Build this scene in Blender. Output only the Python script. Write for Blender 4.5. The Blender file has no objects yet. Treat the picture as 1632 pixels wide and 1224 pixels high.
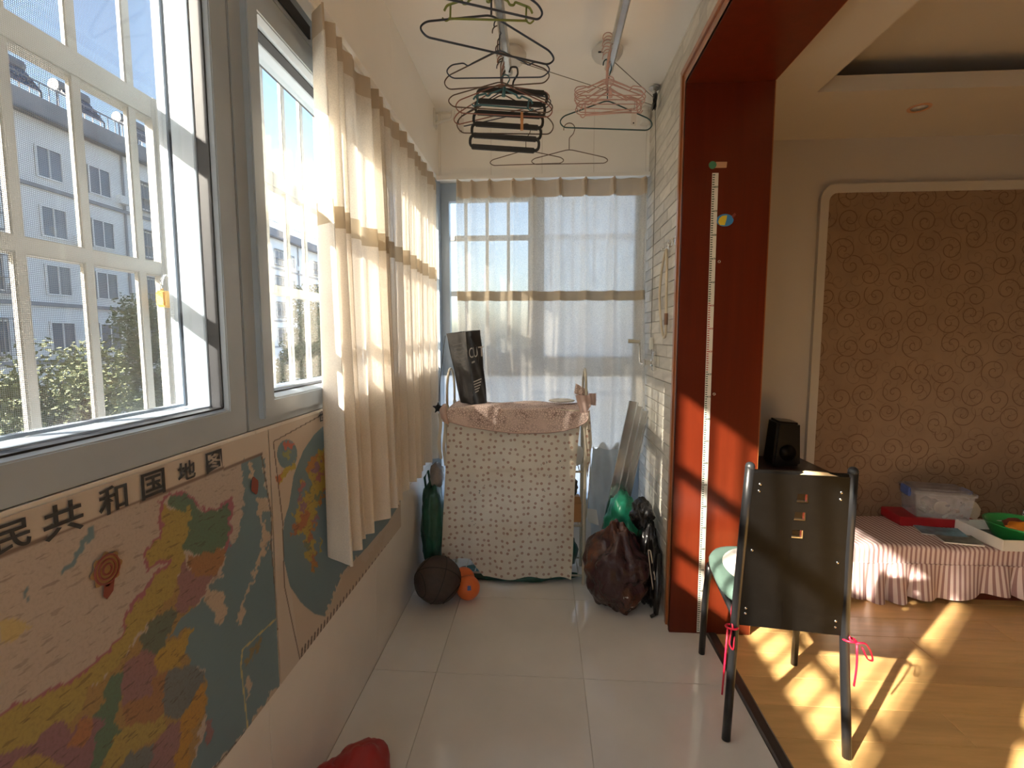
import bpy, bmesh, math, random
import numpy as np
from mathutils import Vector, Matrix, noise

random.seed(11)
sc = bpy.context.scene
COL = sc.collection
PI = math.pi

# ------------------------------------------------------------------ camera
F_PX, CAM_H, YAW, PITCH = 785.0, 1.37, math.radians(3.75), math.radians(5.4)
cd = bpy.data.cameras.new('camera'); cam = bpy.data.objects.new('camera', cd); COL.objects.link(cam)
cd.sensor_fit = 'HORIZONTAL'; cd.sensor_width = 36.0; cd.lens = 36.0 * F_PX / 1632.0
cd.clip_start = 0.02; cd.clip_end = 400
cam.location = (0, 0, CAM_H); cam.rotation_euler = (PI/2 - PITCH, 0, YAW)
sc.camera = cam

# ------------------------------------------------------------------ sky
w = bpy.data.worlds.new('sky'); sc.world = w; w.use_nodes = True
nt = w.node_tree; nt.nodes.clear()
SUN = Vector((1.0, 0.909, -0.73)).normalized()      # direction the sunlight travels
sk = nt.nodes.new('ShaderNodeTexSky'); bg = nt.nodes.new('ShaderNodeBackground'); ow = nt.nodes.new('ShaderNodeOutputWorld')
sk.sky_type = 'NISHITA'; sk.sun_disc = False; sk.sun_elevation = math.asin(-SUN.z); sk.sun_rotation = math.atan2(-SUN.x, -SUN.y)
sk.air_density = 1.0; sk.dust_density = 2.8; sk.ozone_density = 1.0
nt.links.new(sk.outputs[0], bg.inputs[0]); nt.links.new(bg.outputs[0], ow.inputs[0])
bg.inputs[1].default_value = 0.28

# ------------------------------------------------------------------ sun (late, from the left and behind)
sl = bpy.data.lights.new('sun', 'SUN'); sun = bpy.data.objects.new('sun', sl); COL.objects.link(sun)
sl.energy = 23.0; sl.color = (1.0, 0.87, 0.72); sl.angle = math.radians(0.9)
sun.rotation_euler = SUN.to_track_quat('-Z', 'Y').to_euler(); sun.location = (-6, -5, 8)

# ------------------------------------------------------------------ exposure
vs = sc.view_settings
vs.view_transform = 'Standard'; vs.look = 'None'; vs.gamma = 1.0; vs.exposure = 1.22; vs.use_curve_mapping = False
sc.cycles.max_bounces = 14; sc.cycles.diffuse_bounces = 8; sc.cycles.glossy_bounces = 5
sc.cycles.transmission_bounces = 10; sc.cycles.transparent_max_bounces = 24
sc.cycles.sample_clamp_indirect = 25.0; sc.cycles.blur_glossy = 0.08

# ------------------------------------------------------------------ measuring helper: a photo pixel on a real plane of the room
_R = np.array([math.cos(YAW), math.sin(YAW), 0.0])
_Fw = np.array([-math.sin(YAW)*math.cos(PITCH), math.cos(YAW)*math.cos(PITCH), -math.sin(PITCH)])
_U = np.cross(_R, _Fw)
def at(u, v, ax, val):
    r = _Fw + _R*(u-816)/F_PX - _U*(v-612)/F_PX
    o = np.array([0, 0, CAM_H]); t = (val-o[ax])/r[ax]
    return Vector(o + r*t)

# ------------------------------------------------------------------ mesh helpers
class MB:
    def __init__(s): s.v = []; s.f = []
    def add(s, vs, fs):
        b = len(s.v); s.v += [tuple(p) for p in vs]; s.f += [tuple(i+b for i in f) for f in fs]; return s
    def box(s, x0, x1, y0, y1, z0, z1):
        return s.add([(x0,y0,z0),(x1,y0,z0),(x1,y1,z0),(x0,y1,z0),(x0,y0,z1),(x1,y0,z1),(x1,y1,z1),(x0,y1,z1)],
                     [(0,3,2,1),(4,5,6,7),(0,1,5,4),(1,2,6,5),(2,3,7,6),(3,0,4,7)])
    def hexa(s, p):   # eight corners, bottom four then top four, counter-clockwise
        return s.add(p, [(0,3,2,1),(4,5,6,7),(0,1,5,4),(1,2,6,5),(2,3,7,6),(3,0,4,7)])
    def tube(s, pts, r, n=8, closed=False, flat=1.0):
        pts = [Vector(p) for p in pts]; m = len(pts); b = len(s.v); prev = None
        rr = r if isinstance(r, (list, tuple)) else [r]*m
        for i in range(m):
            if closed: t = pts[(i+1) % m]-pts[i-1]
            else: t = pts[min(i+1, m-1)]-pts[max(i-1, 0)]
            t = t.normalized() if t.length > 1e-9 else Vector((0,0,1))
            if prev is None:
                a = Vector((0,0,1)) if abs(t.z) < .9 else Vector((1,0,0))
                nx = t.cross(a).normalized()
            else:
                nx = (prev - t*prev.dot(t)); nx = nx.normalized() if nx.length > 1e-6 else t.orthogonal().normalized()
            prev = nx; ny = t.cross(nx)
            for k in range(n):
                a = 2*PI*k/n; s.v.append(tuple(pts[i] + nx*math.cos(a)*rr[i] + ny*math.sin(a)*rr[i]*flat))
        for i in range(m if closed else m-1):
            for k in range(n):
                j = (i+1) % m
                s.f.append((b+i*n+k, b+i*n+(k+1) % n, b+j*n+(k+1) % n, b+j*n+k))
        if not closed:
            s.f.append(tuple(b+k for k in reversed(range(n)))); s.f.append(tuple(b+(m-1)*n+k for k in range(n)))
        return s
    def lathe(s, prof, c=(0,0,0), n=24, axis='z'):
        b = len(s.v)
        for (r, h) in prof:
            for k in range(n):
                a = 2*PI*k/n; x, y = r*math.cos(a), r*math.sin(a)
                p = (x, y, h) if axis == 'z' else ((h, x, y) if axis == 'x' else (y, h, x))
                s.v.append((p[0]+c[0], p[1]+c[1], p[2]+c[2]))
        for i in range(len(prof)-1):
            for k in range(n): s.f.append((b+i*n+k, b+i*n+(k+1) % n, b+(i+1)*n+(k+1) % n, b+(i+1)*n+k))
        s.f.append(tuple(b+k for k in reversed(range(n)))); s.f.append(tuple(b+(len(prof)-1)*n+k for k in range(n)))
        return s
    def sphere(s, c, r, n=12, m=8, sq=(1,1,1)):
        prof = [(max(1e-4, r*math.sin(PI*i/m)), -r*math.cos(PI*i/m)) for i in range(m+1)]
        t = MB().lathe(prof, (0,0,0), n); return s.add([(c[0]+v[0]*sq[0], c[1]+v[1]*sq[1], c[2]+v[2]*sq[2]) for v in t.v], t.f)
    def grid(s, fn, nu, nv, thick=0.0):
        vs = [Vector(fn(i/nu, j/nv)) for j in range(nv+1) for i in range(nu+1)]
        fs = [(j*(nu+1)+i, j*(nu+1)+i+1, (j+1)*(nu+1)+i+1, (j+1)*(nu+1)+i) for j in range(nv) for i in range(nu)]
        return s.add(vs, fs)
    def prism(s, poly, a, b, axis='z'):   # polygon extruded from a to b along an axis
        n = len(poly)
        def P(p, h): return (p[0], p[1], h) if axis == 'z' else ((h, p[0], p[1]) if axis == 'x' else (p[0], h, p[1]))
        vs = [P(p, a) for p in poly] + [P(p, b) for p in poly]
        fs = [tuple(reversed(range(n))), tuple(range(n, 2*n))] + [(i, (i+1) % n, n+(i+1) % n, n+i) for i in range(n)]
        return s.add(vs, fs)
    def ring(s, y0, y1, z0, z1, prof, plane='x'):   # closed profile (inset, depth) swept round a rectangle
        b = len(s.v); n = len(prof)
        for (cy, cz, sy, sz) in ((y0,z0,1,1),(y1,z0,-1,1),(y1,z1,-1,-1),(y0,z1,1,-1)):
            for (o, d) in prof:
                p = (d, cy+sy*o, cz+sz*o) if plane == 'x' else (cy+sy*o, d, cz+sz*o)
                s.v.append(p)
        for c in range(4):
            for i in range(n):
                j = (i+1) % n; e = (c+1) % 4
                s.f.append((b+c*n+i, b+e*n+i, b+e*n+j, b+c*n+j))
        return s
    def xf(s, M):
        s.v = [tuple(M @ Vector(p)) for p in s.v]; return s
    def mesh(s, name, bevel=0.0, smooth=False, seg=2):
        me = bpy.data.meshes.new(name); me.from_pydata(s.v, [], s.f)
        bm = bmesh.new(); bm.from_mesh(me)
        bmesh.ops.recalc_face_normals(bm, faces=bm.faces)
        if bevel > 0:
            ed = [e for e in bm.edges if len(e.link_faces) == 2 and e.calc_face_angle(0) > 0.6]
            bmesh.ops.bevel(bm, geom=ed, offset=bevel, segments=seg, affect='EDGES', clamp_overlap=True)
        bm.to_mesh(me); bm.free()
        if smooth:
            for p in me.polygons: p.use_smooth = True
            if smooth == 'auto': me.set_sharp_from_angle(angle=math.radians(38))
        return me

ROOTM = {}
def link(name, me, mat, parent=None):
    o = bpy.data.objects.new(name, me); COL.objects.link(o)
    if mat is not None and len(me.materials) == 0: me.materials.append(mat)
    if parent is not None: o.parent = parent
    return o
def part(name, mb, mat, parent, bevel=0, smooth=False, label=None, kind=None, seg=2, local=False):
    root = parent
    while root.parent is not None: root = root.parent
    M = ROOTM.get(root.name)
    if M is not None and not local: mb.xf(M.inverted())
    o = link(name, mb.mesh(name, bevel, smooth, seg), mat, parent)
    if label: o['label'] = label
    if kind: o['kind'] = kind
    return o
def thing(name, label, cat, loc=(0,0,0), rz=0.0, group=None):
    o = bpy.data.objects.new(name, None); COL.objects.link(o); o.empty_display_size = 0.05
    o.location = loc; o.rotation_euler = (0, 0, rz)
    ROOTM[o.name] = Matrix.Translation(Vector(loc)) @ Matrix.Rotation(rz, 4, 'Z')
    o['label'] = label; o['category'] = cat
    if group: o['group'] = group
    return o
def solo(name, mb, mat, label, cat, group=None, bevel=0, smooth=False, kind=None):
    o = link(name, mb.mesh(name, bevel, smooth), mat)
    o['label'] = label; o['category'] = cat
    if group: o['group'] = group
    if kind: o['kind'] = kind
    return o
def struct(name, mb, mat, bevel=0, smooth=False, parent=None):
    o = link(name, mb.mesh(name, bevel, smooth), mat, parent)
    if parent is None: o['kind'] = 'structure'
    return o
def setting(name):
    o = bpy.data.objects.new(name, None); COL.objects.link(o); o['kind'] = 'structure'; o.empty_display_size = .05
    ROOTM[o.name] = Matrix.Identity(4); return o

# ------------------------------------------------------------------ materials
def nodes(name):
    m = bpy.data.materials.new(name); m.use_nodes = True; t = m.node_tree; t.nodes.clear()
    out = t.nodes.new('ShaderNodeOutputMaterial'); return m, t, out
def N(t, typ, **kw):
    n = t.nodes.new(typ)
    for k, v in kw.items():
        if k in n.inputs.keys() if hasattr(n.inputs, 'keys') else False: n.inputs[k].default_value = v
        else: setattr(n, k, v)
    return n
def math_(t, op, a, b=None, c=None):
    n = t.nodes.new('ShaderNodeMath'); n.operation = op
    for i, x in enumerate((a, b, c)):
        if x is None: continue
        if isinstance(x, (int, float)): n.inputs[i].default_value = x
        else: t.links.new(x, n.inputs[i])
    return n.outputs[0]
def mixc(t, fac, a, b):
    n = t.nodes.new('ShaderNodeMix'); n.data_type = 'RGBA'
    for i, x in ((0, fac), (6, a), (7, b)):
        if isinstance(x, (int, float)): n.inputs[i].default_value = x
        elif isinstance(x, tuple): n.inputs[i].default_value = (x[0], x[1], x[2], 1)
        else: t.links.new(x, n.inputs[i])
    return n.outputs[2]
def coords(t, scale=(1,1,1), kind='Object'):
    c = t.nodes.new('ShaderNodeTexCoord'); mp = t.nodes.new('ShaderNodeMapping'); mp.inputs['Scale'].default_value = scale
    t.links.new(c.outputs[kind], mp.inputs[0]); return mp.outputs[0]
def noise_(t, vec, scale, detail=4, rough=.55):
    n = t.nodes.new('ShaderNodeTexNoise'); n.inputs['Scale'].default_value = scale; n.inputs['Detail'].default_value = detail
    n.inputs['Roughness'].default_value = rough; t.links.new(vec, n.inputs['Vector']); return n.outputs[0]
def ramp(t, fac, lo, hi):
    n = t.nodes.new('ShaderNodeMapRange'); n.inputs[1].default_value = lo; n.inputs[2].default_value = hi
    t.links.new(fac, n.inputs[0]); return n.outputs[0]
def principled(t, out, rough=.5, metal=0.0, spec=.5, coat=0.0):
    p = t.nodes.new('ShaderNodeBsdfPrincipled'); p.inputs['Roughness'].default_value = rough; p.inputs['Metallic'].default_value = metal
    p.inputs['Specular IOR Level'].default_value = spec; p.inputs['Coat Weight'].default_value = coat; p.inputs['Coat Roughness'].default_value = .12
    t.links.new(p.outputs[0], out.inputs[0]); return p
def bump_(t, p, h, strength, dist=.002):
    b = t.nodes.new('ShaderNodeBump'); b.inputs['Strength'].default_value = strength; b.inputs['Distance'].default_value = dist
    t.links.new(h, b.inputs['Height']); t.links.new(b.outputs[0], p.inputs['Normal'])
def mat(name, col, rough=.5, metal=0.0, var=.08, scale=6.0, stretch=(1,1,1), bump=0.0, bscale=60.0, spec=.5, coat=0.0, rnd=0.0):
    m, t, out = nodes(name); p = principled(t, out, rough, metal, spec, coat)
    v = coords(t, stretch); n = noise_(t, v, scale)
    a = tuple(max(0, c*(1-var)) for c in col); b = tuple(min(1, c*(1+var)) for c in col)
    c = mixc(t, ramp(t, n, .3, .7), a, b)
    if rnd > 0:
        oi = t.nodes.new('ShaderNodeObjectInfo'); hv = t.nodes.new('ShaderNodeHueSaturation')
        t.links.new(c, hv.inputs['Color']); t.links.new(math_(t, 'MULTIPLY_ADD', oi.outputs['Random'], 2*rnd, 1-rnd), hv.inputs['Value']); c = hv.outputs[0]
    t.links.new(c, p.inputs['Base Color'])
    if bump > 0: bump_(t, p, noise_(t, v, bscale, 6), bump)
    return m

M = {}
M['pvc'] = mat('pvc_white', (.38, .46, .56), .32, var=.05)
M['pvc_dark'] = mat('gasket_and_gap_shade', (.022, .024, .03), .5, spec=.3)
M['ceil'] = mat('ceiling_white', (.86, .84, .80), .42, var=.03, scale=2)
M['panel'] = mat('beam_panel_white', (.89, .88, .85), .3, var=.03, scale=2)
M['whitewall'] = mat('white_wall_tile', (.76, .74, .71), .3, var=.05, scale=3)
M['grout'] = mat('grout', (.50, .47, .43), .9)
M['grout_light'] = mat('grout_light', (.52, .49, .44), .9)
M['floor_tile'] = mat('polished_floor_tile', (.66, .64, .60), .10, var=.06, scale=2.5, rnd=.02)
M['brick'] = mat('grey_wall_brick', (.53, .50, .44), .55, var=.10, scale=9, stretch=(1,1,4), bump=.25, bscale=40, rnd=.17)
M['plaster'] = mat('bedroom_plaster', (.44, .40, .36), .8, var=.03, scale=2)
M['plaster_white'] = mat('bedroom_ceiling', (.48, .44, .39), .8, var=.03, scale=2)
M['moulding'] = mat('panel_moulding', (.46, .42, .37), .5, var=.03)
M['threshold'] = mat('threshold_metal', (.10, .09, .085), .35, metal=.6, var=.2, scale=30, stretch=(1,.05,1))
M['grille'] = mat('grille_white_steel', (.30, .295, .28), .5, var=.08, scale=12)
M['alu'] = mat('brushed_aluminium', (.56, .56, .55), .24, metal=.85, var=.06, scale=20)
M['chrome'] = mat('chrome', (.75, .75, .74), .12, metal=1.0, var=.03)
M['brass'] = mat('padlock_brass', (.75, .45, .10), .35, metal=.7, var=.1)
M['black_paint'] = mat('black_paint', (.012, .012, .013), .28, var=.2)
M['black_vinyl'] = mat('black_vinyl', (.0035, .0032, .003), .42, spec=.2, var=.25, scale=40, bump=.15, bscale=300)
M['navy_wire'] = mat('navy_coated_wire', (.03, .045, .075), .35)
M['teal_wire'] = mat('teal_coated_wire', (.02, .075, .08), .35)
M['brown_wire'] = mat('brown_wire', (.10, .065, .045), .45)
M['copper_wire'] = mat('copper_wire', (.30, .13, .10), .4)
M['pink_wire'] = mat('pink_coated_wire', (.52, .33, .29), .4)
M['pink_plastic'] = mat('pink_plastic', (.66, .45, .41), .4)
M['green_plastic'] = mat('green_plastic', (.19, .23, .05), .4)
M['teal_plastic'] = mat('teal_plastic', (.05, .16, .19), .35)
M['black_plastic'] = mat('black_plastic', (.02, .022, .025), .4)
M['peg'] = mat('orange_peg', (.62, .30, .12), .5)
M['disc'] = mat('disc_satin_white', (.60, .60, .58), .35, metal=.15)
M['white_plastic'] = mat('white_plastic', (.72, .71, .67), .4)
M['cord'] = mat('grey_cord', (.22, .20, .17), .6)
M['cream_metal'] = mat('cream_tube', (.52, .48, .38), .45)
M['orange_ball'] = mat('orange_rubber', (.75, .16, .035), .45, var=.08, scale=20)
M['basket'] = mat('dark_basketball_rubber', (.055, .038, .032), .55, var=.2, scale=40, bump=.6, bscale=350)
M['ball_seam'] = mat('ball_seam_black', (.012, .011, .011), .6)
M['label_blue'] = mat('label_blue', (.08, .12, .30), .5)
M['dark_green'] = mat('dark_green_plastic_bag', (.012, .075, .05), .3, var=.4, scale=14, bump=.5, bscale=22)
M['green_bag'] = mat('green_plastic_bag', (.02, .24, .14), .3, var=.3, scale=14, bump=.6, bscale=24)
M['grey_bag'] = mat('clear_grey_plastic', (.22, .20, .19), .25, var=.25, scale=14, bump=.6, bscale=25)
M['black_bag'] = mat('black_bin_bag', (.014, .013, .014), .22, var=.3, bump=.7, bscale=24)
M['red_bag'] = mat('red_plastic_bag', (.34, .018, .02), .4, var=.15, bump=.3, bscale=15)
M['sheet_plastic'] = mat('white_plastic_sheet', (.60, .66, .70), .2, var=.12, scale=7, bump=.6, bscale=18)
M['cardboard'] = mat('cardboard', (.42, .21, .08), .8)
M['paper_white'] = mat('paper_white', (.78, .76, .72), .6)
M['cream'] = mat('cream_cloth', (.70, .64, .52), .9)
M['red_ribbon'] = mat('magenta_ribbon', (.62, .010, .045), .4)
M['cushion_green'] = mat('green_cushion_cloth', (.085, .145, .120), .85, bump=.3, bscale=200)
M['cushion_white'] = mat('white_lace', (.66, .63, .60), .9, var=.2, scale=25, bump=.5, bscale=90)
M['cream_wood'] = mat('bare_wood_edge', (.75, .58, .35), .6)
M['bed_red'] = mat('dark_red_wood', (.13, .018, .012), .3, var=.2, scale=8, stretch=(.2,1,1))
M['red_card'] = mat('red_card_box', (.36, .012, .018), .45)
M['dark_wood'] = mat('dark_night_stand_wood', (.025, .014, .011), .3, var=.3, scale=8, stretch=(.3,1,3))
M['green_tray'] = mat('green_tray_plastic', (.03, .30, .07), .3)
M['orange_toy'] = mat('orange_toy', (.80, .28, .03), .45)
M['blue_toy'] = mat('blue_plastic', (.05, .10, .32), .4)
M['book_dark'] = mat('book_cover_dark', (.06, .06, .055), .5, var=.4, scale=18)
M['book_red'] = mat('book_cover_red', (.30, .04, .04), .5)
M['mag_blue'] = mat('magazine_blue', (.12, .27, .36), .35, var=.6, scale=14)
M['mag_grey'] = mat('magazine_grey_green', (.16, .17, .14), .35, var=.6, scale=18)
M['ink'] = mat('map_ink', (.035, .04, .05), .6)
M['ink_line'] = mat('map_border_ink', (.14, .10, .09), .6)
M['facade'] = mat('facade_white_plaster', (.84, .84, .84), .9, var=.06, scale=.6)
M['facade_dark'] = mat('facade_grey_band', (.30, .31, .34), .9, var=.15, scale=.6)
M['pane_dark'] = mat('far_window_glass', (.16, .19, .24), .15, var=.2, scale=.5)
M['roof'] = mat('roof_tile_grey', (.16, .17, .20), .8, var=.2, scale=1)
M['tank'] = mat('solar_tank_steel', (.22, .24, .27), .6, metal=.1)
M['collector'] = mat('solar_collector_dark', (.05, .06, .09), .2)
M['bark'] = mat('tree_bark', (.12, .09, .06), .9)
M['leaf'] = mat('tree_leaf', (.085, .105, .045), .6, var=.45, scale=2)
M['leaf2'] = mat('tree_leaf_dark', (.055, .085, .042), .6, var=.45, scale=2)
M['ground'] = mat('courtyard_ground', (.25, .25, .24), .9, var=.2, scale=.4)
M['sticker_red'] = mat('sticker_red', (.24, .055, .04), .5)
M['sticker_gold'] = mat('sticker_gold', (.33, .20, .08), .5)
M['sticker_blue'] = mat('sticker_blue', (.04, .22, .50), .5)
M['sticker_yellow'] = mat('sticker_yellow', (.70, .55, .04), .5)
M['sticker_tan'] = mat('sticker_tan', (.50, .28, .16), .5)
M['sticker_green'] = mat('sticker_green', (.05, .20, .10), .5)
M['ruler'] = mat('ruler_white', (.70, .69, .64), .5, var=.03)
M['tick_green'] = mat('ruler_tick_green', (.02, .06, .03), .6)
M['tick_red'] = mat('ruler_tick_red', (.35, .03, .03), .6)
M['beige_hose'] = mat('beige_hose', (.60, .52, .40), .5)
M['hose_brown'] = mat('hose_joint_brown', (.20, .10, .06), .5)

# red-brown lacquered wood
def wood_jamb():
    m, t, out = nodes('red_lacquered_wood'); p = principled(t, out, .30, spec=.35, coat=.06)
    v = coords(t, (14, 14, .8)); n = noise_(t, v, 1.6, 6, .6)
    c = mixc(t, ramp(t, n, .25, .75), (.085, .0115, .0038), (.125, .0165, .005))
    t.links.new(c, p.inputs['Base Color']); return m
M['jamb'] = wood_jamb()
def wood_casing_lit():
    m, t, out = nodes('red_wood_window_lit'); p = principled(t, out, .28, spec=.5, coat=.35)
    v = coords(t, (14, 14, .8)); n = noise_(t, v, 1.6, 6, .6)
    c = mixc(t, ramp(t, n, .25, .75), (.27, .090, .030), (.36, .125, .042))  # same red wood as the jamb, window light put in as lighter orange
    t.links.new(c, p.inputs['Base Color']); return m
M['casing'] = wood_casing_lit()
def plank():
    m, t, out = nodes('laminate_plank'); p = principled(t, out, .28, spec=.9)
    oi = t.nodes.new('ShaderNodeObjectInfo'); c0 = t.nodes.new('ShaderNodeTexCoord'); mp = t.nodes.new('ShaderNodeMapping')
    mp.inputs['Scale'].default_value = (1.4, 12, 1); cb = t.nodes.new('ShaderNodeCombineXYZ')
    t.links.new(math_(t, 'MULTIPLY', oi.outputs['Random'], 37.0), cb.inputs[0]); t.links.new(math_(t, 'MULTIPLY', oi.outputs['Random'], 91.0), cb.inputs[1])
    t.links.new(c0.outputs['Object'], mp.inputs[0]); t.links.new(cb.outputs[0], mp.inputs['Location'])
    n = noise_(t, mp.outputs[0], 2.2, 7, .62); n2 = noise_(t, mp.outputs[0], .7, 2)
    c = mixc(t, ramp(t, n, .3, .72), (.66, .40, .15), (.86, .53, .215))
    c = mixc(t, ramp(t, n2, .55, .8), c, (.60, .36, .145))
    hv = t.nodes.new('ShaderNodeHueSaturation'); t.links.new(c, hv.inputs['Color'])
    t.links.new(math_(t, 'MULTIPLY_ADD', oi.outputs['Random'], .16, .92), hv.inputs['Value']); t.links.new(hv.outputs[0], p.inputs['Base Color'])
    return m
M['plank'] = plank()

def cloth(name, col, transp, transl, speck=0.0, sscale=260, dots=None):
    """woven cloth: diffuse + translucent, with open weave (transparent)"""
    m, t, out = nodes(name)
    d = t.nodes.new('ShaderNodeBsdfDiffuse'); tr = t.nodes.new('ShaderNodeBsdfTranslucent'); tp = t.nodes.new('ShaderNodeBsdfTransparent')
    v = coords(t); n = noise_(t, v, 5, 3)
    c = mixc(t, ramp(t, n, .3, .7), tuple(x*.94 for x in col), tuple(min(1, x*1.04) for x in col))
    t.links.new(c, d.inputs[0]); t.links.new(c, tr.inputs[0])
    m1 = t.nodes.new('ShaderNodeMixShader'); m1.inputs[0].default_value = transl
    t.links.new(d.outputs[0], m1.inputs[1]); t.links.new(tr.outputs[0], m1.inputs[2])
    m2 = t.nodes.new('ShaderNodeMixShader')
    if speck > 0:
        f = ramp(t, noise_(t, v, sscale, 2), .42, .62)
        t.links.new(math_(t, 'MULTIPLY_ADD', f, speck, transp), m2.inputs[0])
    else: m2.inputs[0].default_value = transp
    t.links.new(m1.outputs[0], m2.inputs[1]); t.links.new(tp.outputs[0], m2.inputs[2])
    t.links.new(m2.outputs[0], out.inputs[0]); return m
M['sheer'] = cloth('curtain_sheer_linen', (.84, .79, .71), .03, .21, .10)
M['sheer_low'] = cloth('curtain_linen_lower', (.82, .76, .68), .02, .19, .08)
M['sheer_back'] = cloth('far_curtain_sheer', (.84, .81, .74), .22, .55, .22)
M['sheer_back_low'] = cloth('far_curtain_sheer_lower', (.82, .78, .71), .18, .50, .18)
M['heading'] = cloth('curtain_heading_tape', (.62, .53, .42), 0.0, .25)
M['trim'] = cloth('curtain_trim_band', (.50, .42, .31), 0.0, .25)

def glass():
    m, t, out = nodes('window_glass')
    tp = t.nodes.new('ShaderNodeBsdfTransparent'); tp.inputs[0].default_value = (.93, .95, .95, 1)
    g = t.nodes.new('ShaderNodeBsdfGlossy'); g.inputs['Roughness'].default_value = .03
    d = t.nodes.new('ShaderNodeBsdfDiffuse'); d.inputs[0].default_value = (.8, .8, .78, 1)
    v = coords(t, (1, 3, .5)); n = noise_(t, v, 3, 5)
    m0 = t.nodes.new('ShaderNodeMixShader'); t.links.new(math_(t, 'MULTIPLY', ramp(t, n, .35, .8), .035), m0.inputs[0])
    t.links.new(tp.outputs[0], m0.inputs[1]); t.links.new(d.outputs[0], m0.inputs[2])
    m1 = t.nodes.new('ShaderNodeMixShader'); m1.inputs[0].default_value = .05
    t.links.new(m0.outputs[0], m1.inputs[1]); t.links.new(g.outputs[0], m1.inputs[2]); t.links.new(m1.outputs[0], out.inputs[0]); return m
M['glass'] = glass()
def frosted():
    m, t, out = nodes('frosted_glass')
    tp = t.nodes.new('ShaderNodeBsdfTransparent'); tp.inputs[0].default_value = (.9, .93, .95, 1)
    tr = t.nodes.new('ShaderNodeBsdfTranslucent'); tr.inputs[0].default_value = (.85, .88, .9, 1)
    n = noise_(t, coords(t), 14, 3)
    m1 = t.nodes.new('ShaderNodeMixShader'); t.links.new(math_(t, 'MULTIPLY_ADD', ramp(t, n, .35, .7), .15, .6), m1.inputs[0])
    t.links.new(tp.outputs[0], m1.inputs[1]); t.links.new(tr.outputs[0], m1.inputs[2]); t.links.new(m1.outputs[0], out.inputs[0]); return m
M['frosted'] = frosted()
def clear_plastic():
    m, t, out = nodes('clear_plastic_box')
    tp = t.nodes.new('ShaderNodeBsdfTransparent'); tp.inputs[0].default_value = (.85, .84, .86, 1)
    p = t.nodes.new('ShaderNodeBsdfPrincipled'); p.inputs['Base Color'].default_value = (.72, .70, .72, 1); p.inputs['Roughness'].default_value = .15
    n = noise_(t, coords(t), 10, 3)
    m1 = t.nodes.new('ShaderNodeMixShader'); t.links.new(math_(t, 'MULTIPLY_ADD', n, .2, .18), m1.inputs[0])
    t.links.new(tp.outputs[0], m1.inputs[1]); t.links.new(p.outputs[0], m1.inputs[2]); t.links.new(m1.outputs[0], out.inputs[0]); return m
M['clear'] = clear_plastic()
def screen():
    m, t, out = nodes('insect_screen_mesh')
    c = t.nodes.new('ShaderNodeTexCoord'); s = t.nodes.new('ShaderNodeSeparateXYZ'); t.links.new(c.outputs['Object'], s.inputs[0])
    P = .0030
    def wire(o, width):
        fr = math_(t, 'FRACT', math_(t, 'DIVIDE', math_(t, 'ADD', o, 5.0), P))
        return math_(t, 'LESS_THAN', fr, width)
    wv = math_(t, 'MAXIMUM', wire(s.outputs['Y'], .27), wire(s.outputs['Z'], .30))
    tp = t.nodes.new('ShaderNodeBsdfTransparent'); d = t.nodes.new('ShaderNodeBsdfDiffuse'); d.inputs[0].default_value = (.16, .165, .18, 1)
    n = noise_(t, coords(t), 4, 3)
    t.links.new(mixc(t, n, (.32, .325, .33), (.46, .46, .46)), d.inputs[0])
    mx = t.nodes.new('ShaderNodeMixShader'); t.links.new(wv, mx.inputs[0]); t.links.new(tp.outputs[0], mx.inputs[1]); t.links.new(d.outputs[0], mx.inputs[2])
    t.links.new(mx.outputs[0], out.inputs[0]); return m
M['screen'] = screen()

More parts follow.
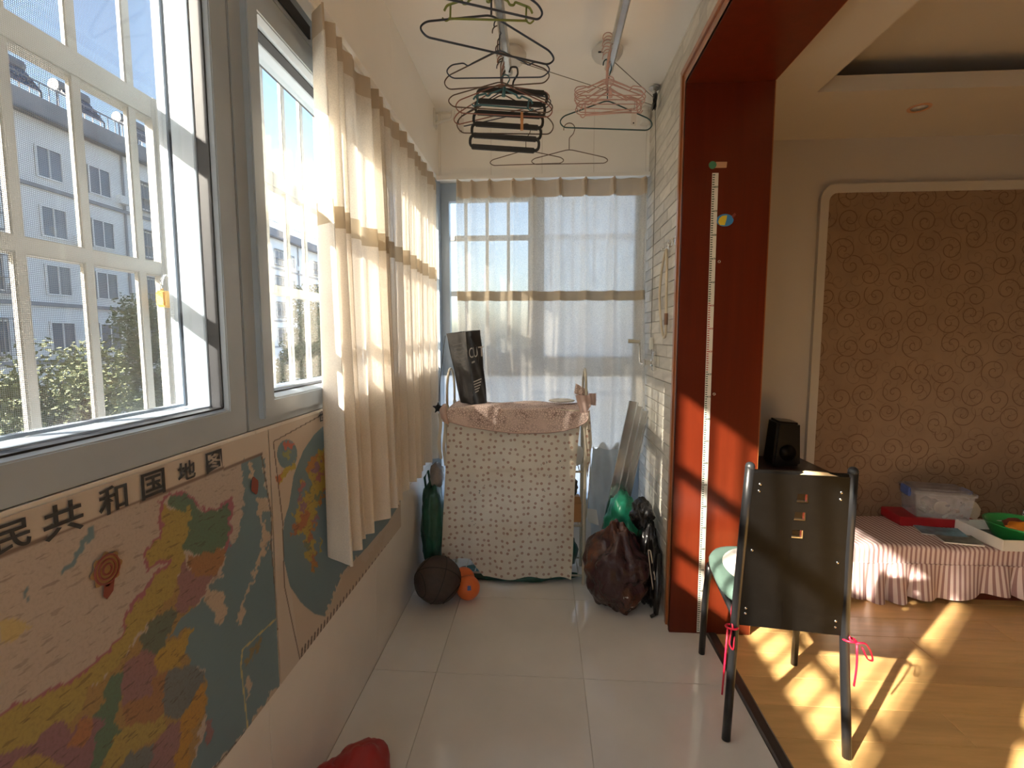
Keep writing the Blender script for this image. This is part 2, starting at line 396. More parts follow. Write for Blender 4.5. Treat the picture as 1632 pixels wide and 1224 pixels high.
def wallpaper():
    m, t, out = nodes('scroll_wallpaper'); p = principled(t, out, .55, spec=.4)
    v = coords(t, (1, 1, 1)); s = t.nodes.new('ShaderNodeSeparateXYZ'); t.links.new(v, s.inputs[0])
    cb = t.nodes.new('ShaderNodeCombineXYZ'); t.links.new(s.outputs['X'], cb.inputs[0]); t.links.new(s.outputs['Z'], cb.inputs[1])
    def scroll(scale, off, turns, width):
        mp = t.nodes.new('ShaderNodeMapping'); mp.inputs['Location'].default_value = (off, off*1.7, 0); t.links.new(cb.outputs[0], mp.inputs[0])
        vo = t.nodes.new('ShaderNodeTexVoronoi'); vo.voronoi_dimensions = '2D'; vo.inputs['Scale'].default_value = scale; vo.inputs['Randomness'].default_value = .55
        t.links.new(mp.outputs[0], vo.inputs['Vector'])
        sc_ = t.nodes.new('ShaderNodeVectorMath'); sc_.operation = 'SUBTRACT'; t.links.new(mp.outputs[0], sc_.inputs[0]); t.links.new(vo.outputs['Position'], sc_.inputs[1])
        q = t.nodes.new('ShaderNodeSeparateXYZ'); t.links.new(sc_.outputs[0], q.inputs[0])
        ang = math_(t, 'DIVIDE', math_(t, 'ARCTAN2', q.outputs[1], q.outputs[0]), 2*PI)
        rc = t.nodes.new('ShaderNodeSeparateColor'); t.links.new(vo.outputs['Color'], rc.inputs[0])
        sgn = math_(t, 'SUBTRACT', math_(t, 'MULTIPLY', math_(t, 'GREATER_THAN', rc.outputs[0], .5), 2.0), 1.0)
        r = vo.outputs['Distance']
        ph = math_(t, 'ADD', math_(t, 'MULTIPLY', ang, sgn), math_(t, 'MULTIPLY_ADD', r, turns, rc.outputs[1]))
        d = math_(t, 'ABSOLUTE', math_(t, 'SUBTRACT', math_(t, 'FRACT', ph), .5))
        line = math_(t, 'LESS_THAN', d, width)
        ok = math_(t, 'LESS_THAN', r, .52)
        return math_(t, 'MULTIPLY', line, ok)
    a = scroll(7.0, 0.0, 3.4, .06); b = scroll(10.0, 3.3, 2.6, .05)
    k = math_(t, 'MAXIMUM', a, math_(t, 'MULTIPLY', b, .55))
    n = noise_(t, v, 8, 4)
    base = mixc(t, ramp(t, n, .3, .7), (.21, .133, .085), (.25, .165, .106))
    t.links.new(mixc(t, math_(t, 'MULTIPLY', k, .78), base, (.10, .045, .022)), p.inputs['Base Color'])
    bump_(t, p, math_(t, 'ADD', math_(t, 'MULTIPLY', k, -.6), noise_(t, v, 300, 2)), .25, .001)
    return m
M['wallpaper'] = wallpaper()

def dotted():
    m, t, out = nodes('polka_dot_cloth')
    d = t.nodes.new('ShaderNodeBsdfDiffuse'); tr = t.nodes.new('ShaderNodeBsdfTranslucent')
    v = coords(t); s = t.nodes.new('ShaderNodeSeparateXYZ'); t.links.new(v, s.inputs[0])
    cb = t.nodes.new('ShaderNodeCombineXYZ'); t.links.new(s.outputs['X'], cb.inputs[0]); t.links.new(s.outputs['Z'], cb.inputs[1])
    vo = t.nodes.new('ShaderNodeTexVoronoi'); vo.voronoi_dimensions = '2D'; vo.inputs['Scale'].default_value = 27; vo.inputs['Randomness'].default_value = .55
    t.links.new(cb.outputs[0], vo.inputs['Vector'])
    dot = math_(t, 'LESS_THAN', vo.outputs['Distance'], .21)
    n = noise_(t, v, 5, 4)
    base = mixc(t, ramp(t, n, .3, .72), (.70, .62, .49), (.80, .73, .60))
    rc = t.nodes.new('ShaderNodeSeparateColor'); t.links.new(vo.outputs['Color'], rc.inputs[0])
    dc = mixc(t, rc.outputs[0], (.40, .20, .14), (.46, .30, .22))
    mold = math_(t, 'MULTIPLY', ramp(t, noise_(t, v, 70, 3), .66, .70), ramp(t, noise_(t, v, 4, 2), .56, .62))
    c = mixc(t, mold, mixc(t, math_(t, 'MULTIPLY', dot, .8), base, dc), (.06, .05, .04))
    t.links.new(c, d.inputs[0]); t.links.new(c, tr.inputs[0])
    m1 = t.nodes.new('ShaderNodeMixShader'); m1.inputs[0].default_value = .25
    t.links.new(d.outputs[0], m1.inputs[1]); t.links.new(tr.outputs[0], m1.inputs[2]); t.links.new(m1.outputs[0], out.inputs[0]); return m
M['dotted'] = dotted()
def leopard():
    m, t, out = nodes('pink_speckled_cloth'); p = principled(t, out, .9, spec=.1)
    v = coords(t); vo = t.nodes.new('ShaderNodeTexVoronoi'); vo.inputs['Scale'].default_value = 85; t.links.new(v, vo.inputs['Vector'])
    vo.feature = 'DISTANCE_TO_EDGE'
    k = math_(t, 'MULTIPLY', math_(t, 'LESS_THAN', vo.outputs['Distance'], .10), ramp(t, noise_(t, v, 6, 3), .3, .55))
    st = ramp(t, noise_(t, v, 9, 4), .62, .72)
    base = mixc(t, noise_(t, v, 7, 3), (.64, .50, .45), (.76, .62, .55))
    c = mixc(t, math_(t, 'MULTIPLY', k, .78), base, (.17, .10, .09)); c = mixc(t, math_(t, 'MULTIPLY', st, .45), c, (.12, .09, .08))
    t.links.new(c, p.inputs['Base Color']); return m
M['leopard'] = leopard()
M['leopard_hem'] = mat('pink_hem', (.55, .40, .35), .9)
def stripes():
    m, t, out = nodes('striped_bed_cotton'); p = principled(t, out, .8, spec=.15)
    v = coords(t); s = t.nodes.new('ShaderNodeSeparateXYZ'); t.links.new(v, s.inputs[0])
    f = math_(t, 'FRACT', math_(t, 'DIVIDE', math_(t, 'ADD', s.outputs['X'], 10.0), .0235))
    k = math_(t, 'LESS_THAN', f, .45); n = noise_(t, v, 6, 3)
    a = mixc(t, n, (.74, .60, .57), (.82, .68, .64)); b = mixc(t, n, (.36, .21, .205), (.43, .26, .25))
    t.links.new(mixc(t, k, a, b), p.inputs['Base Color']); return m
M['stripes'] = stripes()
def mapprint():
    m, t, out = nodes('printed_map_paper'); p = principled(t, out, .35, spec=.4)
    at_ = t.nodes.new('ShaderNodeAttribute'); at_.attribute_name = 'print'
    v = coords(t, (1, 26, 110)); v2 = coords(t, (1, 9, 40))
    w1 = ramp(t, noise_(t, v, 1.0, 2), .61, .66); w2 = ramp(t, noise_(t, v2, 2.2, 3), .655, .70)
    k = math_(t, 'MULTIPLY', math_(t, 'MAXIMUM', math_(t, 'MULTIPLY', w1, .5), math_(t, 'MULTIPLY', w2, .65)), at_.outputs['Alpha'])
    gr = noise_(t, coords(t, (1, 1, 1)), 180, 2)
    c = mixc(t, math_(t, 'MULTIPLY', ramp(t, gr, .45, .75), math_(t, 'MULTIPLY', at_.outputs['Alpha'], .30)), at_.outputs['Color'], (.10, .08, .07))
    t.links.new(mixc(t, k, c, (.07, .05, .05)), p.inputs['Base Color'])
    bump_(t, p, noise_(t, coords(t), 5, 3), .2, .004); return m
M['map'] = mapprint()
def binbag():
    m, t, out = nodes('brown_bin_bag'); p = principled(t, out, .24, spec=.6)
    v = coords(t); n = noise_(t, v, 5.5, 3)
    c = mixc(t, ramp(t, n, .50, .66), (.042, .017, .021), (.13, .046, .022))
    s = t.nodes.new('ShaderNodeSeparateXYZ'); t.links.new(v, s.inputs[0])
    pr = math_(t, 'MULTIPLY', ramp(t, noise_(t, coords(t, (1, 1, 1.6)), 38, 3), .60, .64), ramp(t, noise_(t, v, 7, 1), .60, .64))
    pr = math_(t, 'MULTIPLY', pr, math_(t, 'LESS_THAN', s.outputs['Z'], .16))
    t.links.new(mixc(t, pr, c, (.6, .56, .53)), p.inputs['Base Color'])
    bump_(t, p, noise_(t, coords(t, (1, 1, .6)), 16, 5), .9, .02); return m
M['binbag'] = binbag()
def paperbag():
    m, t, out = nodes('black_gift_bag'); p = principled(t, out, .35, spec=.6)
    v = coords(t); n = noise_(t, v, 30, 4)
    t.links.new(mixc(t, ramp(t, n, .3, .7), (.018, .017, .018), (.035, .033, .034)), p.inputs['Base Color'])
    bump_(t, p, noise_(t, v, 60, 4), .4, .002); return m
M['paperbag'] = paperbag()
M['print_white'] = mat('white_print', (.60, .58, .55), .6)
M['print_grey'] = mat('grey_print', (.09, .085, .08), .6)

# ================================================================== THE SETTING
PCACHE = {}
def piece(name, parent, dims, loc, material, bevel=.0012):
    key = (name, tuple(round(d, 4) for d in dims), bevel, material.name)
    me = PCACHE.get(key)
    if me is None:
        a, b, c = (d/2 for d in dims)
        me = MB().box(-a, a, -b, b, -c, c).mesh(name, bevel, False, 1); me.materials.append(material); PCACHE[key] = me
    o = bpy.data.objects.new(name, me); COL.objects.link(o); o.location = loc; o.parent = parent; return o
def spans(lo, hi, start, step, gap):
    """cut [lo,hi] at start+k*step, leaving a joint"""
    cuts = [lo]; k = math.ceil((lo-start)/step)
    while start+k*step < hi-1e-4:
        if start+k*step > lo+.01: cuts.append(start+k*step)
        k += 1
    cuts.append(hi)
    return [(a+gap/2, b-gap/2) for a, b in zip(cuts, cuts[1:]) if b-a > .012]

YB, YF, ZC = -2.6, 3.08, 2.68      # behind the camera, far window plane, ceiling
# --- balcony floor
fl = struct('floor', MB().box(-.70, .757, YB, YF, -.08, -.004), M['grout_light'])
for (a, b) in spans(-.70, .757, -.434, .6, .0022):
    for (c, d) in spans(YB, YF, 1.88, .6, .0022):
        piece('tile', fl, (b-a, d-c, .010), ((a+b)/2, (c+d)/2, -.005), M['floor_tile'], .0008)
struct('trim_1', MB().prism([(.757,-.02),(.802,-.02),(.802,.004),(.795,.009),(.764,.009),(.757,.004)], -1.38, 2.22, 'y'), M['threshold'])
# --- bedroom floor of laminate planks
fb = struct('floor_bedroom', MB().box(.802, 4.30, YB, 3.05, -.08, -.005), mat('underlay', (.05, .03, .015), .9))
for r, (c, d) in enumerate(spans(YB, 3.05, 2.41, .156, .0016)):
    for (a, b) in spans(.802, 4.30, .3+(r*.47) % 1.2, 1.2, .0012):
        piece('plank', fb, (b-a, d-c, .010), ((a+b)/2, (c+d)/2, -.005), M['plank'], .0008)
# --- left wall under the windows
wl = struct('wall_left', MB().box(-.84, -.706, YB, YF+.1, -.08, 1.145), M['grout_light'])
for (c, d) in spans(YB, YF, 1.14, .8, .002):
    for (e, f) in ((0, .6), (.602, 1.145)):
        piece('tile', wl, (.008, d-c, f-e), (-.704, (c+d)/2, (e+f)/2), M['whitewall'], .001)
struct('wall_left_pier', MB().box(-.84, -.70, YB, -2.56, 1.145, 2.31).box(-.84, -.70, -.40, -.235, 1.145, 2.31), M['panel'])
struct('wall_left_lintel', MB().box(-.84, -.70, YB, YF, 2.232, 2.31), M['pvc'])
struct('shadow_gap_strip', MB().box(-.70, -.694, .9, 1.5, 2.245, 2.28), M['pvc_dark'])  # dark strip standing in for the shadow gap between frame and beam
# --- beam along the left, clad in panels
bl = struct('wall_left_beam', MB().box(-.95, -.640, YB, YF, 2.315, ZC+.1), M['grout_light'])
for (c, d) in spans(YB, 3.0, 2.10, .95, .0015):
    piece('panel', bl, (.006, d-c, ZC-2.31), (-.637, (c+d)/2, (ZC+2.31)/2), M['panel'], .001)
    piece('panel', bl, (.20, d-c, .006), (-.737, (c+d)/2, 2.313), M['panel'], .001)
# --- beam at the far end
bf = struct('wall_far_beam', MB().box(-.66, .62, 3.006, 3.30, 2.315, ZC+.1), M['grout_light'])
for (a, b) in spans(-.64, .604, -.02, .30, .0015):
    piece('panel', bf, (b-a, .006, ZC-2.31), ((a+b)/2, 3.003, (ZC+2.31)/2), M['panel'], .001)
piece('panel', bf, (1.25, .28, .006), (-.018, 3.145, 2.313), M['panel'], .001)
struct('wall_far', MB().box(-.84, .94, YF+.02, YF+.20, -.08, .30), M['whitewall'])
# --- ceiling, and an unseen slab over it
struct('ceiling', MB().box(-.95, .62, YB, 3.30, ZC, ZC+.06), M['ceil'])
struct('sky_block_slab', MB().box(-1.0, 4.45, YB-.15, 3.35, 2.92, 3.02), M['facade'])  # unseen slab added over all rooms to block sky light
struct('wall_near', MB().box(-.95, -.62, YB-.12, YB, -.08, 2.95).box(.58, 4.45, YB-.12, YB, -.08, 2.95).box(-.62, .58, YB-.12, YB, -.08, 1.10).box(-.62, .58, YB-.12, YB, 2.27, 2.95), M['plaster'])
w6 = setting('window_added_near')  # unseen window added behind the camera for more ambient light
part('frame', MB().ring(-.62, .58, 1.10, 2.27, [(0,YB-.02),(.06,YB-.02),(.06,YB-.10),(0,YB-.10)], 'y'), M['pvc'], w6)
part('mullion', MB().box(-.045, .005, YB-.09, YB-.03, 1.16, 2.21), M['pvc'], w6)
part('pane', MB().box(-.56, .52, YB-.062, YB-.058, 1.16, 2.21), M['glass'], w6)
# --- wall between balcony and bedroom, faced with thin bricks
wr = struct('wall_right', MB().box(.605, .94, 2.24, 3.30, -.08, 2.95).box(.605, .94, -1.40, 2.24, 2.45, 2.95).box(.605, .94, YB, -1.40, -.08, 2.95), M['grout'])
random.seed(5)
row = 0; z = .002
while z < ZC-.01:
    z1 = min(z+.0605, ZC)
    y_lo = 2.312 if z < 2.50 else 1.0
    off = (row*.083 + random.random()*.05) % .22
    for (c, d) in spans(y_lo, YF, off, .225, .0035):
        if z < 2.52 <= z1 and c < 2.31: continue
        piece('brick', wr, (.008, round(d-c, 3), round(z1-z-.0035, 4)), (.602+random.uniform(-.0008, .0008), (c+d)/2, (z+z1)/2), M['brick'], .0015)
    z = z1; row += 1
# --- red wooden lining of the wide opening
d1 = setting('door_1')
part('jamb_panel', MB().box(.588, .952, 2.222, 2.241, 0, 2.432), M['jamb'], d1, .002)
part('jamb_panel', MB().box(.588, .952, -1.40, -1.382, 0, 2.432), M['jamb'], d1, .002)
part('header_panel', MB().box(.588, .952, -1.40, 2.241, 2.432, 2.451), M['jamb'], d1, .002)
def casing(x0, x1):
    s = MB()
    for (o0, o1, h) in ((0, .022, .016), (.022, .060, .010), (.060, .086, .018)):
        xa, xb = (x1-h, x1) if x0 < .7 else (x0, x0+h)
        s.prism([(2.224+o0, 0), (2.224+o1, 0), (2.224+o1, 2.434+o1), (2.224+o0, 2.434+o0)], xa, xb, 'x')
        s.prism([(2.224+o0, 2.434+o0), (2.224+o1, 2.434+o1), (-1.384-o1, 2.434+o1), (-1.384-o0, 2.434+o0)], xa, xb, 'x')
        s.prism([(-1.384-o0, 2.434+o0), (-1.384-o1, 2.434+o1), (-1.384-o1, 0), (-1.384-o0, 0)], xa, xb, 'x')
    return s
part('casing', casing(.58, .604), M['casing'], d1, .0015)
part('casing', casing(.940, .964), M['casing'], d1, .0015)

# --- bedroom shell
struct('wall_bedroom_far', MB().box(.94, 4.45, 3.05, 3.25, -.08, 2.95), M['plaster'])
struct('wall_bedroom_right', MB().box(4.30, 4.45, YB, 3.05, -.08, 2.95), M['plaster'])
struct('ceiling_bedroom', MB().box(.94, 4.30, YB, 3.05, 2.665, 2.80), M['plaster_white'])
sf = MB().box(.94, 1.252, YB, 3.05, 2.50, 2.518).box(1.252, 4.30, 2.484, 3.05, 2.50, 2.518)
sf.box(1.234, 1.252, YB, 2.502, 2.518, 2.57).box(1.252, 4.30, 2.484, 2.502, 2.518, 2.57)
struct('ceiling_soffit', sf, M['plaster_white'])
# framed wallpaper field
def rrect(x0, x1, z0, z1, r, n=6):
    p = [(x0, z0), (x1, z0), (x1, z1)]
    return p + [(x0+r-r*math.sin(a), z1-r+r*math.cos(a)) for a in [PI/2*i/n for i in range(n+1)]]
pan = struct('wall_panel', MB().prism(rrect(1.625, 3.9, .10, 2.195, .05), 3.030, 3.05, 'y'), M['wallpaper'])
s = MB(); a = rrect(1.578, 3.95, .05, 2.245, .09); b = rrect(1.625, 3.9, .10, 2.195, .05)
n = len(a)
for i in range(n):
    j = (i+1) % n
    s.add([(a[i][0], 3.05, a[i][1]), (a[j][0], 3.05, a[j][1]), (a[j][0], 3.022, a[j][1]), (a[i][0], 3.022, a[i][1]),
           (b[i][0], 3.05, b[i][1]), (b[j][0], 3.05, b[j][1]), (b[j][0], 3.022, b[j][1]), (b[i][0], 3.022, b[i][1])],
          [(0,1,2,3), (4,7,6,5), (3,2,6,7)])
struct('trim_3', s, M['moulding'])

# --- windows on the left
def left_window(name, y0, y1, casement, screen=False, glassmat='glass'):
    w_ = setting(name); z0, z1 = 1.147, 2.232
    if casement:
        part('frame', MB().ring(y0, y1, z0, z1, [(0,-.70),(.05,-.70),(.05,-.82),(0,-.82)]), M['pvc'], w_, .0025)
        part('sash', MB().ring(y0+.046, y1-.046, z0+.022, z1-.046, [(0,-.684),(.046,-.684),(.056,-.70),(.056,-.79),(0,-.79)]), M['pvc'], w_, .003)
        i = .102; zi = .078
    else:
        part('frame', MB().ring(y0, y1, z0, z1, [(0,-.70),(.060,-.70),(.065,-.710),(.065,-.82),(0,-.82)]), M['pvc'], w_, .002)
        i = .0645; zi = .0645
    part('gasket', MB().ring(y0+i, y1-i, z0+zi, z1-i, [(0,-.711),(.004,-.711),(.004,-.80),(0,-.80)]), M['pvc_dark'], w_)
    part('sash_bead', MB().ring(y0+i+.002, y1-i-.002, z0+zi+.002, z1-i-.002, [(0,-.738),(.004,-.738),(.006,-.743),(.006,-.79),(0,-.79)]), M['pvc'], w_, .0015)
    j = i+.007
    part('pane', MB().box(-.772, -.768, y0+j, y1-j, z0+zi+.007, z1-j), M[glassmat], w_)
    if screen:
        part('screen_frame', MB().ring(y0+j, y1-j, z0+zi+.007, z1-j, [(0,-.795),(.006,-.795),(.006,-.812),(0,-.812)]), M['pvc'], w_)
        part('insect_screen', MB().add([(-.803, y0+j, z0+zi+.007), (-.803, y1-j, z0+zi+.007), (-.803, y1-j, z1-j), (-.803, y0+j, z1-j)], [(0,1,2,3)]), M['screen'], w_)
    return w_
left_window('window_1', -.235, 1.108, False, True)
left_window('window_2', 1.112, 1.98, True)
left_window('window_3', 1.984, 3.06, True)
left_window('window_4', -1.50, -.40, False)
left_window('window_added_side', -2.56, -1.504, True)  # unseen extra window, added to let more light into the balcony
# --- far window behind the curtain
w5 = setting('window_5')
part('frame', MB().ring(-.70, .605, .28, 2.31, [(0,3.085),(.06,3.085),(.06,3.15),(0,3.15)], 'y'), M['pvc'], w5, .002)
part('rail', MB().box(-.64, .545, 3.08, 3.15, 1.13, 1.25), M['pvc'], w5, .003)
part('mullion', MB().box(-.055, -.005, 3.08, 3.15, 1.25, 2.25), M['pvc'], w5, .003)
part('sash', MB().ring(-.64, -.05, 1.25, 2.25, [(0,3.075),(.05,3.075),(.05,3.13),(0,3.13)], 'y'), M['pvc'], w5, .003)
part('pane', MB().box(-.59, -.10, 3.105, 3.109, 1.30, 2.20), M['glass'], w5)
part('pane', MB().box(-.005, .545, 3.115, 3.119, 1.25, 2.25), M['frosted'], w5)
part('pane', MB().box(-.64, .545, 3.115, 3.119, .34, 1.13), M['frosted'], w5)
struct('trim_4', MB().box(-.72, -.64, 3.0, 3.085, .0, 2.31), M['pvc'])
# --- curtain tracks
struct('trim_5', MB().box(-.682, -.652, 1.05, 2.98, 2.292, 2.310), M['panel'], .002)
struct('trim_6', MB().box(-.64, .596, 2.945, 2.975, 2.288, 2.310), M['panel'], .002)

# ================================================================== OUTSIDE
struct('ground', MB().box(-90, 30, -40, 140, -7.2, -7.0), M['ground'])
g = thing('security_grille', 'white painted steel security grille outside the left windows', 'grille', (-.93, 1.0, 1.15))
y = -1.44-.1335*8
k = 0
while y < 3.05:
    part('bar', MB().box(-.938, -.924, y-.012, y+.012, 1.12, 2.42), M['grille'], g, .003); y += .1335; k += 1
for (z, h) in ((1.13, .04), (1.534, .032), (1.905, .052), (2.40, .04)):
    part('rail', MB().box(-.960, -.922, -2.62, 3.1, z-h/2, z+h/2), M['grille'], g, .003)
part('post', MB().box(-.945, -.915, 1.150, 1.212, 1.12, 1.93), M['grille'], g, .006)
part('post', MB().box(-.945, -.918, 1.225, 1.240, 1.12, 1.93), M['grille'], g, .004)
pl = thing('padlock', 'small brass padlock hanging on the grille post', 'padlock', (-.885, 1.1150, 1.44))
part('body', MB().box(-.897, -.873, 1.0925, 1.1375, 1.44, 1.478), M['brass'], pl, .004)
part('shackle', MB().tube([(-.885, 1.1015, 1.476), (-.885, 1.1015, 1.500), (-.885, 1.1075, 1.512), (-.885, 1.1150, 1.516), (-.885, 1.1225, 1.512), (-.885, 1.1285, 1.50), (-.885, 1.1285, 1.476)], .0035, 8), M['chrome'], pl, smooth=True)
g2 = thing('security_grille', 'white steel bars outside the curtained far window', 'grille', (0, 3.30, .3))
for i in range(10): part('bar', MB().box(-.66+i*.14-.01, -.66+i*.14+.01, 3.29, 3.31, .2, 2.35), M['grille'], g2, .003)
for z in (.3, 1.0, 1.66, 2.02): part('rail', MB().box(-.72, .66, 3.285, 3.315, z-.016, z+.016), M['grille'], g2, .003)

# apartment block across the courtyard
def block(name, label, x0, y0, y1, z1, nrow, ncol, yo, seedv):
    random.seed(seedv)
    b = thing(name, label, 'building', (x0, (y0+y1)/2, -7))
    part('wall', MB().box(x0-9, x0, y0, y1, -7, z1), M['facade'], b)
    part('parapet', MB().box(x0-.3, x0+.25, y0-.2, y1+.2, z1-.2, z1+.75), M['facade_dark'], b)
    part('roof', MB().prism([(x0+.5, z1-.1), (x0-4.5, z1+1.1), (x0-9.4, z1-.1)], y0-.3, y1+.3, 'y') if False else MB().box(x0-9.3, x0+.55, y0-.3, y1+.3, z1-.32, z1-.2), M['roof'], b)
    for r in range(nrow):
        zc = z1-2.35-3.0*r
        part('ledge', MB().box(x0, x0+.14, y0, y1, zc-1.45, zc-1.27), M['facade_dark'], b)
        for c in range(ncol):
            yc = yo+c*3.3+(.35 if c % 2 else 0); wd = 1.9 if c % 3 == 1 else 1.45
            f = part('window', MB().ring(yc-wd/2, yc+wd/2, zc-.85, zc+.75, [(0,x0-.05),(.07,x0-.05),(.07,x0+.10),(0,x0+.10)]).box(x0-.02, x0+.07, yc-.03, yc+.03, zc-.85, zc+.75), M['facade'], b)
            part('pane', MB().box(x0+.0, x0+.03, yc-wd/2, yc+wd/2, zc-.85, zc+.75), M['pane_dark'], f)
            if c % 3 == 1:
                gr = MB()
                for q in range(9): gr.box(x0+.28, x0+.31, yc-wd/2+q*wd/8-.014, yc-wd/2+q*wd/8+.014, zc-.95, zc+.85)
                for zz in (-.95, -.2, .85): gr.box(x0+.02, x0+.31, yc-wd/2-.02, yc+wd/2+.02, zc+zz-.02, zc+zz+.02)
                part('window_bars', gr, M['facade_dark'], f)
            if (c+r) % 2 == 0: part('air_conditioner', MB().box(x0, x0+.35, yc+1.05, yc+1.75, zc-.95, zc-.45), M['facade'], b, .03)
        part('downpipe', MB().tube([(x0+.08, yo+1.6+r*6.6, -7), (x0+.08, yo+1.6+r*6.6, z1)], .07, 8), M['facade_dark'], b)
    # roof railing
    rr = MB()
    yy = y0
    while yy < y1: rr.box(x0-.02, x0+.02, yy-.02, yy+.02, z1+.7, z1+1.6); yy += .5
    rr.box(x0-.03, x0+.03, y0, y1, z1+1.57, z1+1.63)
    part('roof_railing', rr, M['facade_dark'], b, kind='stuff')
    return b
block('apartment_block', 'long white apartment block with roof water heaters seen through the insect screen', -26, 6, 44, 12.8, 5, 11, 8.3, 3)
block('apartment_block', 'further white apartment block seen above the trees in the narrow window', -31, 50, 92, 13.0, 5, 12, 53, 4)
hs = ['leftmost of the three', 'middle one of the three', 'rightmost of the three']
for i, yy in enumerate((24.0, 27.6, 31.6)):
    t_ = thing('solar_water_heater', 'solar water heater on the opposite roof, ' + hs[i], 'water heater', (-26.6, yy, 14.75), 0, 'roof water heaters'); t_.location.z = 13.55
    part('tank', MB().tube([(-26.9, yy-.95, 16.35), (-26.9, yy+.95, 16.35)], .33, 14), M['tank'], t_, smooth='auto')
    part('collector', MB().hexa([(-25.75, yy-.85, 15.0), (-25.65, yy-.85, 15.0), (-25.65, yy+.85, 15.0), (-25.75, yy+.85, 15.0), (-26.75, yy-.85, 16.2), (-26.65, yy-.85, 16.25), (-26.65, yy+.85, 16.25), (-26.75, yy+.85, 16.2)]), M['collector'], t_)
    part('stand', MB().tube([(-26.9, yy-.8, 14.75), (-26.9, yy-.8, 16.1)], .04, 6).tube([(-26.9, yy+.8, 14.75), (-26.9, yy+.8, 16.1)], .04, 6).tube([(-26.9, yy-.8, 14.9), (-26.9, yy+.8, 16.0)], .03, 6).tube([(-25.7, yy-.8, 14.75), (-25.7, yy-.8, 15.05)], .04, 6).tube([(-25.7, yy+.8, 14.75), (-25.7, yy+.8, 15.05)], .04, 6), M['collector'], t_)
# trees in the courtyard
def tree(label, x, y, top, rad, m_, seedv, n):
    random.seed(seedv)
    t_ = thing('courtyard_tree', label, 'tree', (x, y, -7.0), 0, 'courtyard trees')
    tr = MB().tube([(x, y, -7), (x+.1, y, -4), (x-.1, y+.1, top-rad*1.2)], [.22, .17, .06], 8)
    for q in range(9):
        a = q*2.4; h = top-rad*1.9+q*.25
        tr.tube([(x, y, h-1.0), (x+math.cos(a)*rad*.35, y+math.sin(a)*rad*.35, h), (x+math.cos(a)*rad*.7, y+math.sin(a)*rad*.7, h+.6)], [.07, .04, .015], 6)
    part('trunk', tr, M['bark'], t_, smooth=True)
    cl = [(x+random.gauss(0, rad*.42), y+random.gauss(0, rad*.42), top-rad+random.gauss(0, rad*.55), rad*random.uniform(.28, .5)) for _ in range(26)]
    f = MB()
    for i in range(n):
        cx, cy, cz, cr = random.choice(cl)
        d = Vector((random.gauss(0,1), random.gauss(0,1), random.gauss(0,1))).normalized()*cr*random.uniform(.55, 1)
        p = Vector((cx, cy, min(cz+0, top-.2)))+d; u = Vector((random.gauss(0,1), random.gauss(0,1), random.gauss(0,.6))).normalized(); v = u.orthogonal().normalized()
        s_ = random.uniform(.06, .12)
        f.add([p-u*s_, p+v*s_*.45, p+u*s_, p-v*s_*.45], [(0,1,2,3)])
    o = part('foliage', f, m_, t_, kind='stuff')
tree('broad olive green tree at the lower left of the screened window', -15.0, 13.5, 1.2, 2.4, M['leaf'], 1, 12000)
tree('green tree beside the padlock at the right of the screened window', -16.5, 20.5, 2.6, 2.2, M['leaf'], 2, 12000)
tree('dark green tree low in the narrow window', -13.5, 27.5, 2.4, 2.0, M['leaf2'], 3, 11000)
tree('taller lighter green tree behind the dark one in the narrow window', -16.0, 34.5, 4.4, 3.2, M['leaf'], 4, 14000)

# ================================================================== WALL MAPS
def pip(px, py, poly):
    inside = np.zeros(px.shape, bool); n = len(poly)
    for i in range(n):
        x1, y1 = poly[i]; x2, y2 = poly[(i+1) % n]
        if y1 == y2: continue
        c = ((y1 > py) != (y2 > py)) & (px < (x2-x1)*(py-y1)/(y2-y1)+x1); inside ^= c
    return inside
def near_line(px, py, pts, wd):
    m = np.zeros(px.shape, bool)
    for (x1, y1), (x2, y2) in zip(pts, pts[1:]):
        dx, dy = x2-x1, y2-y1; L = dx*dx+dy*dy+1e-9
        t = np.clip(((px-x1)*dx+(py-y1)*dy)/L, 0, 1)
        m |= (px-x1-t*dx)**2+(py-y1-t*dy)**2 < wd*wd
    return m
def wob(a, b, s, amp):
    return amp*(np.sin(a*s+1.3*np.sin(b*s*1.7))+.6*np.sin(a*s*2.3+b*s*1.9+.7)+.4*np.sin(b*s*4.1+2*np.sin(a*s*3.1)))
XM = -.6975
